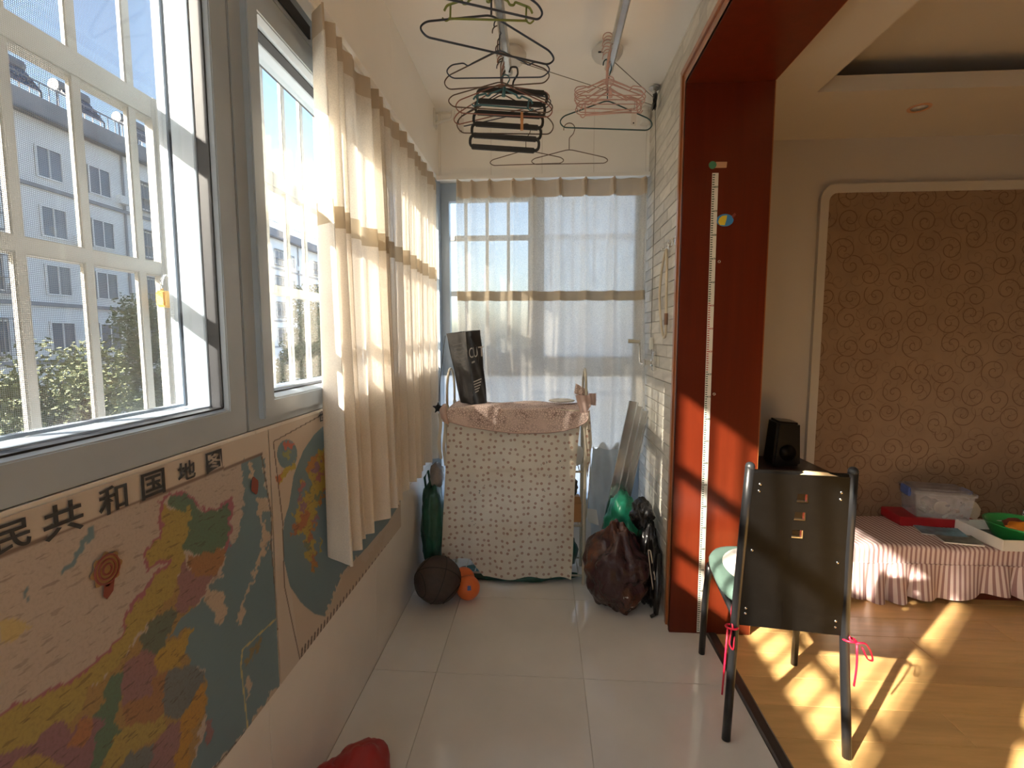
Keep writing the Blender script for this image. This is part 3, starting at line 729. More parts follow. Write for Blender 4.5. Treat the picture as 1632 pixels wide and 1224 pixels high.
def map_sheet(parent, y0, y1, z0, z1, layers, step=.0035):
    ny, nz = int((y1-y0)/step), int((z1-z0)/step)
    Y, Z = np.meshgrid(np.linspace(y0, y1, ny+1), np.linspace(z0, z1, nz+1))
    D = np.stack([np.full(Y.shape, XM), Y, Z-CAM_H], -1)
    dz = D @ _Fw; U = 816+F_PX*(D @ _R)/dz; V = 612-F_PX*(D @ _U)/dz
    rim = (Y < y0+.02) | (Z < z0+.008)
    amp = 1.0
    U2 = U+wob(Y, Z, 95, 2.2*amp); V2 = V+wob(Z, Y, 103, 2.2*amp)
    col = np.zeros(Y.shape+(4,)); col[...] = (.55, .50, .455, 0.0)
    for L in layers:
        kind, pts, c = L[0], L[1], L[2]
        a = L[3] if len(L) > 3 else 0.0
        if kind == 'poly': m = pip(U2, V2, pts)
        elif kind == 'hard': m = pip(U, V, pts)
        else: m = near_line(U2 if kind == 'line' else U, V2 if kind == 'line' else V, pts, a); a = 0.0
        if isinstance(c, list):
            h = np.sin(np.floor((U2+.35*V2)/10.0)*12.9898+np.floor(V2/16.0)*78.233)*43758.5453; h = (h-np.floor(h)); idx = (h*len(c)).astype(int)
            for q, cc in enumerate(c):
                mm = m & (idx == q); col[mm, :3] = cc; col[mm, 3] = a
        else:
            col[m, :3] = c; col[m, 3] = a
    verts = [(XM-.0005+.0003*math.sin(yy*7)*math.sin(zz*9), yy, zz) for yy, zz in zip(Y.ravel(), Z.ravel())]
    W = ny+1
    faces = [(j*W+i, j*W+i+1, (j+1)*W+i+1, (j+1)*W+i) for j in range(nz) for i in range(ny)]
    mb = MB(); mb.v = verts; mb.f = faces
    Mi = ROOTM[parent.name].inverted(); mb.xf(Mi)
    me = bpy.data.meshes.new('printed_sheet'); me.from_pydata(mb.v, [], mb.f)
    ca = me.color_attributes.new('print', 'FLOAT_COLOR', 'POINT'); ca.data.foreach_set('color', col.reshape(-1).astype(np.float32))
    for p in me.polygons: p.use_smooth = True
    return link('printed_sheet', me, M['map'], parent)
def Z1(l, ox=0, oy=680, s=.4444): return [(ox+x*s, oy+y*s) for x, y in l]
def Z2(l): return Z1(l, 430, 640, .2941)
BLUE, YEL, GRN, BRN, MAU, DGR, ORG, GBL, BEI = (.145,.24,.30), (.39,.315,.105), (.115,.20,.15), (.34,.19,.10), (.29,.17,.19), (.13,.17,.14), (.43,.22,.06), (.16,.19,.21), (.50,.42,.35)
LAND = (.47, .415, .385)
def title_chars(parent, text, centres, hpx):
    for ch, (u, v), h in zip(text, centres, hpx):
        cu = bpy.data.curves.new('character', 'FONT'); cu.body = ch; cu.align_x = 'CENTER'; cu.align_y = 'CENTER'; cu.offset = .016; cu.extrude = .002; cu.size = 1
        o = bpy.data.objects.new('character', cu); COL.objects.link(o)
        me = bpy.data.meshes.new_from_object(o.evaluated_get(bpy.context.evaluated_depsgraph_get())); bpy.data.objects.remove(o)
        c = at(u, v, 0, XM); top = at(u, v-h/2, 0, XM).z; bot = at(u, v+h/2, 0, XM).z; s_ = (top-bot)/.88
        xs = [q.co.x for q in me.vertices]; ys = [q.co.y for q in me.vertices]; mx, my = (min(xs)+max(xs))/2, (min(ys)+max(ys))/2
        Mi = ROOTM[parent.name].inverted()
        for q in me.vertices: q.co = Mi @ Vector((XM+.0022+q.co.z*.05, c.y+(q.co.x-mx)*s_*1.22, c.z+(q.co.y-my)*s_))
        me.name = 'title_character'; link('title_character', me, M['ink'], parent)

mp1 = thing('wall_map', 'large coloured map of China taped under the screened window', 'map', (XM, .6, .445), 0)
pink = (.33, .13, .18)
border = [(0,1030),(150,965),(300,890),(450,740),(450,680),(510,600),(560,530),(612,480),(565,482),(530,515),(520,460),(530,432),(575,405),(578,330),(575,270),(600,245),(640,232),(700,270),(745,300),(790,290),(830,255),(828,330),(825,400),(815,440)]
lay = [
 ('hard', Z1([(-2500,1440),(938,98),(1010,945),(-1200,3400),(-2500,3400)]), LAND, .55),
 ('poly', Z1([(868,122),(945,98),(955,250),(975,330),(970,420),(985,560),(1000,720),(1012,945),(830,1150),(600,1400),(560,1400),(690,1224),(735,1100),(740,920),(735,880),(690,850),(660,830),(665,800),(690,715),(640,740),(600,770),(650,690),(700,640),(745,600),(760,560),(800,530),(815,430),(850,400),(868,330),(880,250)]), BLUE, .12),
 ('poly', Z1([(745,590),(790,590),(815,640),(810,690),(785,715),(765,660),(735,630)]), BEI, .5),
 ('poly', Z1([(925,255),(960,255),(965,300),(940,312),(950,350),(968,390),(952,450),(925,500),(910,550),(880,620),(870,700),(850,715),(855,660),(880,600),(905,540),(920,480),(940,420),(945,370),(925,300)]), BEI, .4),
 ('poly', Z1([(885,130),(905,130),(915,160),(900,185),(890,160)]), BEI, .2),
 ('poly', Z1([(345,352),(332,400),(292,450),(252,510),(215,522),(258,480),(298,410),(323,362)]), BLUE),
 ('poly', Z1([(92,575),(108,570),(106,620),(96,622)]), BLUE),
 ('poly', Z1([(0,700),(60,690),(120,720),(60,760),(0,770)]), (.52,.43,.22), .4),
 ('poly', Z1([(640,540),(690,530),(720,560),(700,640),(650,690),(600,770),(640,740),(690,715),(665,800),(690,850),(738,890),(740,1000),(690,1224),(560,1400),(-300,1400),(-300,1200),(200,1050),(430,850),(560,680)]), (.36,.25,.11), 1),
 ('poly', Z1([(575,255),(600,300),(640,305),(660,280),(685,285),(680,350),(665,440),(665,480),(640,530),(620,600),(560,680),(500,740),(430,850),(330,930),(300,1000),(230,1100),(130,1130),(-300,1280),(-300,1160),(0,1030),(150,965),(300,890),(450,740),(450,680),(510,600),(550,540),(590,500),(605,480),(560,490),(530,520),(520,470),(530,430),(575,410),(575,330),(580,290)]), YEL, .9),
 ('poly', Z1([(600,250),(640,235),(680,245),(715,295),(745,305),(780,300),(830,255),(825,330),(820,420),(760,455),(700,460),(660,430),(680,350),(685,285),(650,305),(610,290)]), GRN, .9),
 ('poly', Z1([(670,470),(760,450),(820,430),(800,485),(770,535),(720,550),(690,530)]), BRN, .9),
 ('poly', Z1([(665,480),(690,525),(720,545),(770,530),(740,585),(700,635),(660,670),(630,650),(640,600),(640,540)]), MAU, .9),
 ('poly', Z1([(510,735),(560,690),(610,650),(640,660),(620,700),(600,755),(590,810),(540,830),(505,800)]), DGR, 1),
 ('poly', Z1([(590,785),(640,760),(692,713),(668,800),(650,850),(600,880),(560,870),(560,830)]), (.44,.31,.08), 1),
 ('poly', Z1([(430,880),(505,800),(560,830),(560,880),(545,960),(440,1000)]), MAU, 1),
 ('poly', Z1([(385,920),(440,870),(432,980),(405,1060),(435,1080),(390,1160),(330,1300),(280,1300),(340,1100),(330,1040),(375,990)]), GRN, 1),
 ('poly', Z1([(545,900),(600,880),(590,960),(620,990),(570,1060),(450,1070),(440,1000),(545,960)]), BRN, 1),
 ('poly', Z1([(600,880),(690,850),(738,890),(705,960),(645,1050),(590,1030),(590,960)]), GBL, 1),
 ('poly', Z1([(720,920),(738,940),(735,1010),(695,1090),(670,1224),(560,1400),(520,1400),(630,1200),(645,1060),(705,960)]), (.45,.26,.06), 1),
 ('poly', Z1([(400,1120),(450,1070),(570,1060),(592,1030),(600,1080),(520,1140),(470,1170),(380,1260),(380,1190)]), YEL, 1),
 ('poly', Z1([(600,1080),(645,1050),(645,1120),(625,1210),(540,1380),(500,1380),(540,1224),(550,1140)]), MAU, 1),
 ('poly', Z1([(470,1170),(550,1140),(540,1224),(500,1380),(330,1400),(400,1250)]), GBL, 1),
 ('poly', Z1([(-300,1280),(130,1130),(200,1060),(240,1060),(250,1100),(300,1040),(380,1050),(345,1120),(320,1290),(100,1400),(-300,1400)]), (.27,.15,.19), 1),
 ('poly', Z1([(285,1060),(330,1040),(335,1110),(300,1150),(240,1150)]), (.40,.19,.10), 1),
 ('poly', Z1([(60,1200),(160,1175),(240,1224),(200,1330),(0,1330)]), (.40,.30,.10), 1),
 ('line', Z1(border), pink, 2.2),
 ('poly', Z1([(738,1060),(765,1055),(760,1130),(735,1145)]), MAU, .6),
 ('poly', Z1([(872,850),(945,738),(930,790),(900,840),(880,860)]), (.25,.22,.12), .6),
 ('poly', Z1([(878,890),(905,905),(900,960),(888,985)]), BEI, .3),
 ('poly', Z1([(985,940),(1012,930),(900,1090),(905,1050)]), BEI, .3),
 ('rule', Z1([(990,690),(870,800),(865,860),(892,1100)]), (.52,.46,.22), 1.1),
 ('rule', Z1([(-2500,1440),(938,98)]), (.20,.155,.14), 2.4),
 ('rule', Z1([(938,98),(975,330),(972,420),(985,560),(1012,945),(0,2110)]), (.12,.095,.085), .9),
]
map_sheet(mp1, .30, 1.187, .445, 1.137, lay)
title_chars(mp1, '民共和国地图', [(17,855),(100,827),(179,795),(243,771),(296,750),(340,735)], [46, 50, 42, 40, 29, 32])
def disc(mb, u, v, r, x, n=24, ry=1.0, a0=0):
    c = at(u, v, 0, XM); mb.add([(x, c.y+r*math.cos(a0+2*PI*i/n), c.z+ry*r*math.sin(a0+2*PI*i/n)) for i in range(n)], [tuple(range(n))]); return mb
stk = thing('wall_sticker', 'round red and gold ribbon sticker on the map of China', 'sticker', at(168, 910, 0, XM))
c = at(168, 907, 0, XM)
part('rosette', MB().prism([(c.y+(.026+.003*math.cos(8*a))*math.cos(a), c.z+(.026+.003*math.cos(8*a))*math.sin(a)) for a in [2*PI*i/48 for i in range(48)]], XM+.002, XM+.003, 'x'), M['sticker_gold'], stk)
s = MB()
for q in range(3):
    r0 = .022-.007*q
    s.tube([(XM+.0035, c.y+r0*math.cos(a), c.z+r0*math.sin(a)*1.05) for a in [2*PI*i/20 for i in range(20)]], .0018, 5, True)
part('ring', s, M['sticker_red'], stk); d = at(165, 932, 0, XM)
part('ribbon', MB().prism([(c.y-.006, c.z-.024), (c.y+.012, c.z-.022), (c.y+.008, c.z-.040), (c.y-.004, c.z-.048), (c.y-.010, c.z-.040)], XM+.002, XM+.003, 'x'), M['sticker_red'], stk)
c = at(405, 774, 0, XM)
solo('wall_sticker', MB().prism([(c.y+.014*math.cos(a), c.z+.021*math.sin(a)+.004*math.cos(3*a)) for a in [2*PI*i/20 for i in range(20)]], XM+.0015, XM+.0025, 'x'), M['sticker_red'], 'small red sticker near the top right corner of the map of China', 'sticker')

mp2 = thing('wall_map', 'world map taped to the wall, half hidden behind the left curtain', 'map', (XM, 1.75, .445))
LANDS = [(.42,.33,.07), (.36,.14,.16), (.42,.20,.05), (.15,.22,.15), (.26,.15,.22), (.42,.33,.07), (.38,.15,.07)]
lay = [
 ('hard', Z2([(20,218),(700,-160),(1100,-300),(1100,400),(712,705),(300,1260),(165,1400),(70,650)]), (.53,.46,.40), 0),
 ('hard', Z2([(700,-160),(330,95),(240,180),(180,270),(130,400),(105,560),(80,640),(70,740),(75,850),(110,1000),(170,1090),(240,1150),(300,1165),(330,1100),(370,990),(400,920),(500,820),(640,660),(700,560),(800,300),(760,100)]), BLUE, .1),
 ('poly', Z2([(300,1165),(330,1090),(390,940),(460,860),(502,815),(505,865),(520,872),(560,800),(610,720),(640,680),(600,800),(480,980),(380,1110)]), (.50,.42,.34), 0),
 ('hard', Z2([(95+55*math.cos(a), 285+80*math.sin(a)) for a in [2*PI*i/24 for i in range(24)]]), BLUE, .2),
 ('poly', Z2([(60,230),(110,205),(130,240),(95,260)]), (.42,.13,.10), .2), ('poly', Z2([(75,270),(110,270),(115,310),(80,310)]), (.26,.30,.14), .2),
 ('poly', Z2([(125,330),(140,290),(140,360),(90,400),(60,440),(38,460),(60,400),(70,370)]), (.44,.36,.06), .3), ('poly', Z2([(45,400),(65,380),(55,430),(38,462)]), (.45,.15,.07), .3),
 ('poly', Z2([(175,410),(190,440),(170,520),(205,480),(240,440),(200,400),(200,350),(230,300),(270,260),(335,230),(345,400),(330,480),(290,490),(290,520),(280,560),(250,570),(262,640),(235,700),(250,800),(255,900),(240,930),(215,880),(190,820),(190,720),(150,720),(112,735),(140,640),(120,640),(150,570),(160,500)]), LANDS, .8),
 ('poly', Z2([(270,740),(285,745),(280,820),(268,810)]), (.42,.33,.07), .4),
 ('poly', Z2([(335,200),(700,-60),(720,250),(640,480),(560,600),(480,560),(420,640),(350,500)]), LANDS, .8),
 ('rule', Z2([(700,-160),(20,218),(70,650),(80,1000),(165,1400)]), (.12,.095,.085), .8),
 ('rule', Z2([(165,1400),(712,705),(1100,200)]), (.12,.095,.085), .8),
]
for i in range(32):
    f = i/31.0; xx, yy = 165+f*(700-165)+6, 1395-f*(1395-715); h = 95-f*38
    lay.append(('rule', Z2([(xx+2, yy-12), (xx+6, yy-h*.62)]), (.11,.09,.085), 1.25-f*.75))
map_sheet(mp2, 1.193, 2.305, .445, 1.137, lay, .0026)
title_chars(mp2, '世', [(512, 663)], [16])

# ================================================================== CURTAINS
def curtain_left():
    t_ = thing('curtain', 'cream linen curtain with brown band hanging along the left windows', 'curtain', (-.64, 2.15, .6))
    ys, ye = 1.395, 2.99; nf = 16.0
    def fn(zt, zb):
        def f(u, v):
            z = zt+(zb-zt)*v; h = (2.29-z)/1.67
            y = ys+(ye-ys)*u + .02*math.sin(u*31)+.05*h*(1-u)*.6
            ph = 2*PI*nf*(u**.92) + 1.1*math.sin(u*17+.5) + .25*math.sin(h*3+u*9)
            a = (.024+.022*h)*(.75+.35*math.sin(u*23+1))*(1-.35*u)
            x = -.640 + a*math.sin(ph)+.25*a*math.sin(2*ph+.6) + .012*math.sin(u*6)*h
            if u < .045: x += (.045-u)*.12
            return (x, y + .010*math.cos(ph), z - (.012*math.sin(u*29+2) if zb < .7 and v > .95 else 0))
        return f
    part('heading_tape', MB().grid(fn(2.285, 2.215), 330, 2), M['heading'], t_, smooth=True)
    part('upper_cloth', MB().grid(fn(2.215, 1.765), 330, 10), M['sheer'], t_, smooth=True)
    part('trim_band', MB().grid(fn(1.765, 1.70), 330, 2), M['trim'], t_, smooth=True)
    part('lower_cloth', MB().grid(fn(1.70, .672), 330, 24), M['sheer_low'], t_, smooth=True)
    for q in range(9): part('glider', MB().box(-.672, -.660, 1.52+q*.165, 1.535+q*.165, 2.268, 2.296), M['white_plastic'], t_, .002)
    return t_
curtain_left()
def curtain_back():
    t_ = thing('curtain', 'cream pinch-pleated sheer curtain over the far window', 'curtain', (.03, 2.93, .7))
    pl_ = [-.508, -.425, -.32, -.183, -.068, .085, .23, .391, .564]
    x0, x1 = -.515, .580
    def fn(zt, zb):
        def f(u, v):
            z = zt+(zb-zt)*v; h = (2.26-z)/1.55
            x = x0+(x1-x0)*u; d = min(abs(x-p) for p in pl_)
            i = min(range(len(pl_)), key=lambda k: abs(x-pl_[k])); sg = (x-pl_[i])
            wdt = .010+.020*min(1, h*1.6); am = .044+.014*h
            b = am*math.exp(-(sg/wdt)**2)
            y = 2.950 - b + .010*math.sin(x*19+h*1.5)*h + .007*math.sin(x*63+1.3*math.sin(x*11)+h)*(.25+h)
            return (x + .012*math.sin(z*4+x*7)*h, y, z + .008*math.sin(x*21) * (1 if zb < 1 and v > .95 else 0) + (.006*abs(math.sin(x*22)) if v == 0 and zt > 2.2 else 0))
        return f
    part('heading_tape', MB().grid(fn(2.272, 2.180), 300, 3), M['heading'], t_, smooth=True)
    part('upper_cloth', MB().grid(fn(2.180, 1.640), 300, 12), M['sheer_back'], t_, smooth=True)
    part('trim_band', MB().grid(fn(1.640, 1.585), 300, 2), M['trim'], t_, smooth=True)
    part('lower_cloth', MB().grid(fn(1.585, .70), 300, 20), M['sheer_back_low'], t_, smooth=True)
    for p in pl_[2:]: part('pinch_pleat', MB().tube([(p-.005, 2.912, 2.262), (p-.004, 2.908, 2.205), (p, 2.914, 2.175)], [.006, .006, .003], 6).tube([(p+.005, 2.912, 2.262), (p+.004, 2.908, 2.205), (p, 2.914, 2.175)], [.006, .006, .003], 6), M['heading'], t_, smooth=True)
curtain_back()

# ================================================================== DRYING POLES AND HANGERS
PZ = 2.53
def pole(x, label, x_disc):
    t_ = thing('drying_pole', label, 'drying pole', (x, 1.2, PZ))
    part('tube', MB().prism([(x-.017, PZ-.008), (x-.010, PZ-.016), (x+.010, PZ-.016), (x+.017, PZ-.008), (x+.017, PZ+.010), (x+.008, PZ+.016), (x-.008, PZ+.016), (x-.017, PZ+.010)], .1, 2.27, 'y'), M['alu'], t_, .001)
    part('end_cap', MB().tube([(x, 2.27, PZ), (x, 2.285, PZ)], .020, 10), M['white_plastic'], t_)
    for yy in (.45, 2.38):
        d = part('ceiling_disc', MB().lathe([(.030, 2.618), (.058, 2.628), (.069, 2.645), (.070, 2.658), (.060, 2.668), (.05, 2.68)], (x_disc, yy, 0), 28), M['disc'], t_, smooth='auto')
        part('slot', MB().box(x_disc-.045, x_disc+.010, yy-.05, yy-.046, 2.626, 2.632), M['black_plastic'], d)
        part('lift_cord', MB().tube([(x_disc, yy, 2.62), (x, min(yy, 2.24), PZ+.01)], .0018, 5), M['cord'], t_)
    return t_
pole(-.165, 'aluminium drying pole on the left, crowded with dark hangers', -.160)
pole(.272, 'aluminium drying pole on the right, holding the pink hangers', .275)
def rounded(pts, r, n=5, closed=True):
    out = []; m = len(pts)
    for i in range(m):
        p = Vector(pts[i])
        if not closed and i in (0, m-1): out.append(p); continue
        a, b = Vector(pts[i-1]), Vector(pts[(i+1) % m]); u = (a-p); v = (b-p); rr = min(r, u.length*.48, v.length*.48)
        q0, q1 = p+u.normalized()*rr, p+v.normalized()*rr
        for k in range(n+1):
            s_ = k/n; out.append(q0*(1-s_)**2 + p*2*s_*(1-s_) + q1*s_**2)
    return out
HANG = []
def frame(x, y, z, yaw, roll, pitch=0):
    return Matrix.Translation((x, y, z)) @ Matrix.Rotation(math.radians(yaw), 4, 'Z') @ Matrix.Rotation(math.radians(roll), 4, 'Y') @ Matrix.Rotation(math.radians(pitch), 4, 'X')
def span_hanger(label, m_, L, R, yl, yr, apex, hook_z=PZ+.035, r=.0026, notch=False, hook=.020, group='wire hangers on the drying poles', hook_at=None):
    """wire hanger from its measured bar ends and neck"""
    A = at(L[0], L[1], 1, yl); B = at(R[0], R[1], 1, yr); ym = (yl+yr)/2; C = at(apex[0], apex[1], 1, ym)
    t_ = thing('clothes_hanger', label, 'hanger', tuple(C), 0, group)
    ex = (B-A)*.5; mid = (A+B)*.5; ez = C-mid
    def P(a, b): return mid + ex*a + ez*b      # a: -1..1 along the bar, b: 0 bar .. 1 neck
    if notch: sh = [P(0,1), P(-.52,.52), P(-.60,.42), P(-.68,.54), P(-.93,.48), P(-1.03,.25), P(-.90,0), P(.90,0), P(1.03,.25), P(.93,.48), P(.68,.54), P(.60,.42), P(.52,.52)]
    else: sh = [P(0,1), P(-.94,.40), P(-1.03,.20), P(-.93,0), P(.93,0), P(1.03,.20), P(.94,.40)]
    part('shoulder_wire', MB().tube(rounded(sh, .022), r, 6, True), m_, t_, smooth=True)
    H = Vector((C.x if hook_at is None else hook_at[0], C.y if hook_at is None else hook_at[1], hook_z)); u = ex.normalized()
    hk = [H-u*hook+Vector((0,0,-hook-.006))] + [H+u*(hook*math.cos(q))+Vector((0,0,-hook+hook*math.sin(q))) for q in [PI-i*PI/9 for i in range(10)]] + [H+u*(hook*.75)+Vector((0,0,-hook*1.9)), H*.5+C*.5+Vector((0,0,-hook*.3)), C]
    part('hook', MB().tube(rounded(hk, .008, 3, False), r, 6), m_, t_, smooth=True)
    return t_
L_ = -.165
span_hanger('large navy hanger nearest the camera, cut off by the top edge', M['navy_wire'], (694, -6), (864, 33), 1.52, 1.66, (778, -50), r=.0034)
span_hanger('large navy hanger second from the camera, tilted to the right', M['navy_wire'], (671, 57), (881, 105), 1.68, 1.86, (783, 24), r=.0034)
span_hanger('dark blue hanger above the left ceiling disc, with wavy shoulders', M['navy_wire'], (712, 125), (874, 123), 1.96, 1.98, (796, 79), r=.0026, notch=True)
span_hanger('dark wire hanger beside the wavy blue one on the left pole', M['brown_wire'], (709, 143), (874, 132), 2.0, 2.02, (793, 82), r=.0024)
span_hanger('brown wire hanger with wide rounded ends above the black rack', M['brown_wire'], (716, 170), (880, 180), 2.10, 2.16, (798, 130), r=.0024)
span_hanger('copper coloured hanger crossing the top of the black rack', M['copper_wire'], (728, 180), (880, 187), 2.17, 2.17, (800, 133), r=.0024)
span_hanger('copper coloured hanger just behind the black rack', M['copper_wire'], (724, 200), (874, 164), 2.22, 2.20, (800, 136), r=.0024)
span_hanger('dark hanger lowest on the left pole, ends beyond the black rack', M['brown_wire'], (730, 212), (882, 214), 2.235, 2.235, (801, 150), r=.0026)
span_hanger('dark hanger pushed to the far end of the left pole', M['navy_wire'], (732, 203), (878, 170), 2.25, 2.26, (799, 146), r=.0024)
def plastic_hanger(label, m_, x, y, z, w, h, yaw=0, roll=0, r=.0038, group='plastic hangers on the drying poles', neck=.055):
    t_ = thing('clothes_hanger', label, 'hanger', (x, y, z), 0, group); T = frame(x, y, z, yaw, roll)
    hk = [(-.018, 0, -.026)] + [(.018*math.cos(a), 0, -.018+.018*math.sin(a)) for a in [PI-i*PI/9 for i in range(10)]] + [(.010, 0, -.035), (0, 0, -.042), (0, 0, -neck)]
    part('hook', MB().tube(hk, r*.7, 6).xf(T), m_, t_, smooth=True)
    b = MB()
    for sg in (-1, 1):
        b.tube(rounded([(0,0,-neck), (sg*w*.22,0,-neck-h*.30), (sg*w*.24,0,-neck-h*.45), (sg*w*.29,0,-neck-h*.45), (sg*w*.30,0,-neck-h*.33), (sg*w*.47,0,-neck-h*.52), (sg*w*.50,0,-neck-h*.72)], .008, 4, False), r, 6)
        b.tube([(sg*w*.43,0,-neck-h*.50), (sg*w*.43,0,-neck-h)], r*.9, 6)
        b.tube(rounded([(sg*w*.43,0,-neck-h), (sg*w*.48,0,-neck-h*1.12), (sg*w*.52,0,-neck-h*.98)], .01, 4, False), r*.7, 6)
    part('arms', b.xf(T), m_, t_, smooth=True)
    part('trouser_bar', MB().tube([(-w*.45,0,-neck-h), (w*.45,0,-neck-h)], r*.9, 6).xf(T), m_, t_, smooth=True)
    part('neck', MB().tube([(0,0,-neck+.008), (0,0,-neck-.030)], [r*1.6, r*2.2], 8).xf(T), m_, t_, smooth=True)
    return t_
plastic_hanger('olive green plastic hanger between the two big navy hangers', M['green_plastic'], at(780,0,1,1.72).x, 1.72, at(780,34,1,1.72).z+.145, .29, .085, 3, 2)
plastic_hanger('teal plastic hanger in front of the black trouser rack', M['teal_plastic'], at(806,0,1,2.14).x, 2.14, at(806,176,1,2.14).z+.14, .25, .07, -3, 7)
# pink ones on the right pole
words = ['first and nearest', 'second', 'third', 'fourth', 'fifth', 'sixth', 'seventh']
pk_ = [((918,152),(1030,152),(968,124)), ((917,157),(1029,160),(969,127)), ((918,162),(1026,157),(967,129)), ((917,166),(1028,166),(968,132)), ((919,172),(1024,176),(966,136)), ((920,179),(1022,180),(968,140)), ((918,184),(1020,172),(967,146))]
for i, (a_, b_, c_) in enumerate(pk_):
    span_hanger('pink wire hanger, %s from the camera on the right pole' % words[i], M['pink_wire'], a_, b_, 2.08+i*.022, 2.08+i*.024, c_, r=.0020, notch=(i % 2 == 0), group='pink wire hangers on the right pole')
plastic_hanger('pale pink plastic hanger, lowest of the pink hangers', M['pink_plastic'], .268, 2.22, PZ-.06, .255, .095, 3, -4)
span_hanger('dark teal hanger hanging widest below the pink ones', M['teal_wire'], (893, 203), (1038, 208), 2.24, 2.24, (968, 160), r=.0028, hook_z=PZ+.02)
span_hanger('thin brown wire hanger hooked on the dark teal hanger', M['brown_wire'], (848, 262), (968, 260), 2.243, 2.243, (907, 238), hook_z=at(907, 196, 1, 2.243).z, r=.0018, hook=.024, group='thin brown hangers')
span_hanger('thin brown wire hanger hanging below the black trouser rack', M['brown_wire'], (782, 264), (898, 260), 2.225, 2.225, (838, 239), hook_z=at(842, 197, 1, 2.225).z, r=.0018, hook=.022, group='thin brown hangers')
# black multi-bar trouser rack
t_ = thing('trouser_rack_hanger', 'black plastic trouser hanger with six stacked bars', 'hanger', (-.142, 2.19, 2.50))
T = frame(-.142, 2.19, 2.408, 0, 5)
for i in range(6):
    z = -.047*i; dx = -.004*i; wv = .148
    lp = rounded([(dx-wv, 0, z), (dx+wv, 0, z), (dx+wv, 0, z-.047), (dx-wv, 0, z-.047)], .02)
    if i < 5: part('bar_loop', MB().tube(lp, .0065, 6, True, 1.0).xf(T), M['black_plastic'], t_, smooth=True)
    part('bar', MB().box(dx-wv+.012, dx+wv-.012, -.006, .006, z-.011, z+.011).xf(T), M['black_plastic'], t_, .003)
part('hook', MB().tube(rounded([(-.02, 0, .075), (-.015, 0, .098), (.012, 0, .098), (.018, 0, .07), (0, 0, .04), (0, 0, 0)], .01, 4, False), .004, 6).xf(T), M['black_plastic'], t_, smooth=True)
# pegs and tags
c = (-.100, 2.165, 2.275)
t_ = thing('clothes_peg', 'orange clothes peg clipped to the black trouser rack', 'clothes peg', c)
for q in (-1, 1): part('leg', MB().hexa([(c[0]-.006, c[1]+q*.001, c[2]-.035), (c[0]+.006, c[1]+q*.001, c[2]-.035), (c[0]+.006, c[1]+q*.007, c[2]-.035), (c[0]-.006, c[1]+q*.007, c[2]-.035), (c[0]-.005, c[1]+q*.004, c[2]+.035), (c[0]+.005, c[1]+q*.004, c[2]+.035), (c[0]+.005, c[1]+q*.010, c[2]+.035), (c[0]-.005, c[1]+q*.010, c[2]+.035)]), M['peg'], t_, .0015)
part('spring', MB().tube([(c[0]-.007, c[1], c[2]+.008), (c[0]+.007, c[1], c[2]+.008)], .004, 8), M['chrome'], t_)
for (x, y, z, lab) in ((-.37, 2.24, 2.30, 'white paper tag hanging left of the black trouser rack'), (.372, 2.21, 2.302, 'white paper tag hanging from the pink hangers')):
    t_ = thing('paper_tag', lab, 'tag', (x, y, z-.04))
    part('card', MB().prism([(x-.012, z-.035), (x+.009, z-.04), (x+.012, z+.025), (x-.009, z+.03)], y, y+.001, 'y'), M['paper_white'], t_)
    part('hole_dot', MB().lathe([(.0032, y-.001), (.0032, y+.0015)], (x-.001, 0, z-.028), 10, 'y'), M['black_plastic'], t_)
    part('loop', MB().tube([(x, y, z+.026), (x+.003, y, z+.05), (x, y, z+.075)], .0008, 4), M['cord'], t_)
# cords to the pulley on the brick wall, and the crank
PU = (.572, 2.76, 2.60)
t_ = thing('cord_pulley', 'dark double pulley under the ceiling at the brick wall', 'pulley', PU)
part('mount', MB().lathe([(.028, 2.675), (.030, 2.668), (.012, 2.655), (.009, 2.64)], (PU[0]-.005, PU[1], 0), 16), M['alu'], t_, smooth='auto')
for q in (0, 1): part('wheel', MB().lathe([(.02, -.008), (.02, -.005), (.013, 0), (.02, .005), (.02, .008)], (PU[0]-.004*q, PU[1], 2.625-.045*q), 18, 'x'), M['black_plastic'], t_, smooth='auto')
part('bracket', MB().box(PU[0]-.010, PU[0]+.008, PU[1]-.006, PU[1]+.006, 2.575, 2.65), M['black_plastic'], t_, .002)
solo('lift_cord', MB().tube([(-.155, 2.36, 2.625), (.565, 2.76, 2.585)], .0017, 5), M['cord'], 'thin steel cord running from the left ceiling disc to the pulley', 'cord')
solo('lift_cord', MB().tube([(.30, 2.40, 2.63), (.565, 2.755, 2.62)], .0022, 5), M['cord'], 'thin steel cord running from the right ceiling disc to the pulley', 'cord')
solo('lift_cord', MB().tube([(.574, 2.76, 2.56), (.590, 2.80, 2.40), (.592, 2.80, 1.55), (.588, 2.78, 1.36), (.585, 2.74, 1.28)], .0020, 5), M['cord'], 'grey cord hanging down the brick wall to the crank', 'cord')
t_ = thing('crank_winder', 'chrome hand crank winder on the grey brick wall', 'crank', (.597, 2.70, 1.20))
part('plate', MB().box(.578, .598, 2.665, 2.705, 1.19, 1.295), M['chrome'], t_, .005)
part('drum', MB().lathe([(.022, .535), (.022, .54), (.014, .545), (.014, .57), (.022, .575), (.022, .58)], (0, 2.705, 1.235), 18, 'x'), M['chrome'], t_, smooth='auto')
part('arm', MB().tube([(.54, 2.74, 1.225), (.535, 2.79, 1.225), (.533, 2.80, 1.25), (.533, 2.81, 1.345)], .005, 8), M['chrome'], t_, smooth=True)
part('knob', MB().tube([(.535, 2.81, 1.345), (.470, 2.82, 1.35)], [.010, .012], 10), M['cream_metal'], t_, smooth='auto')
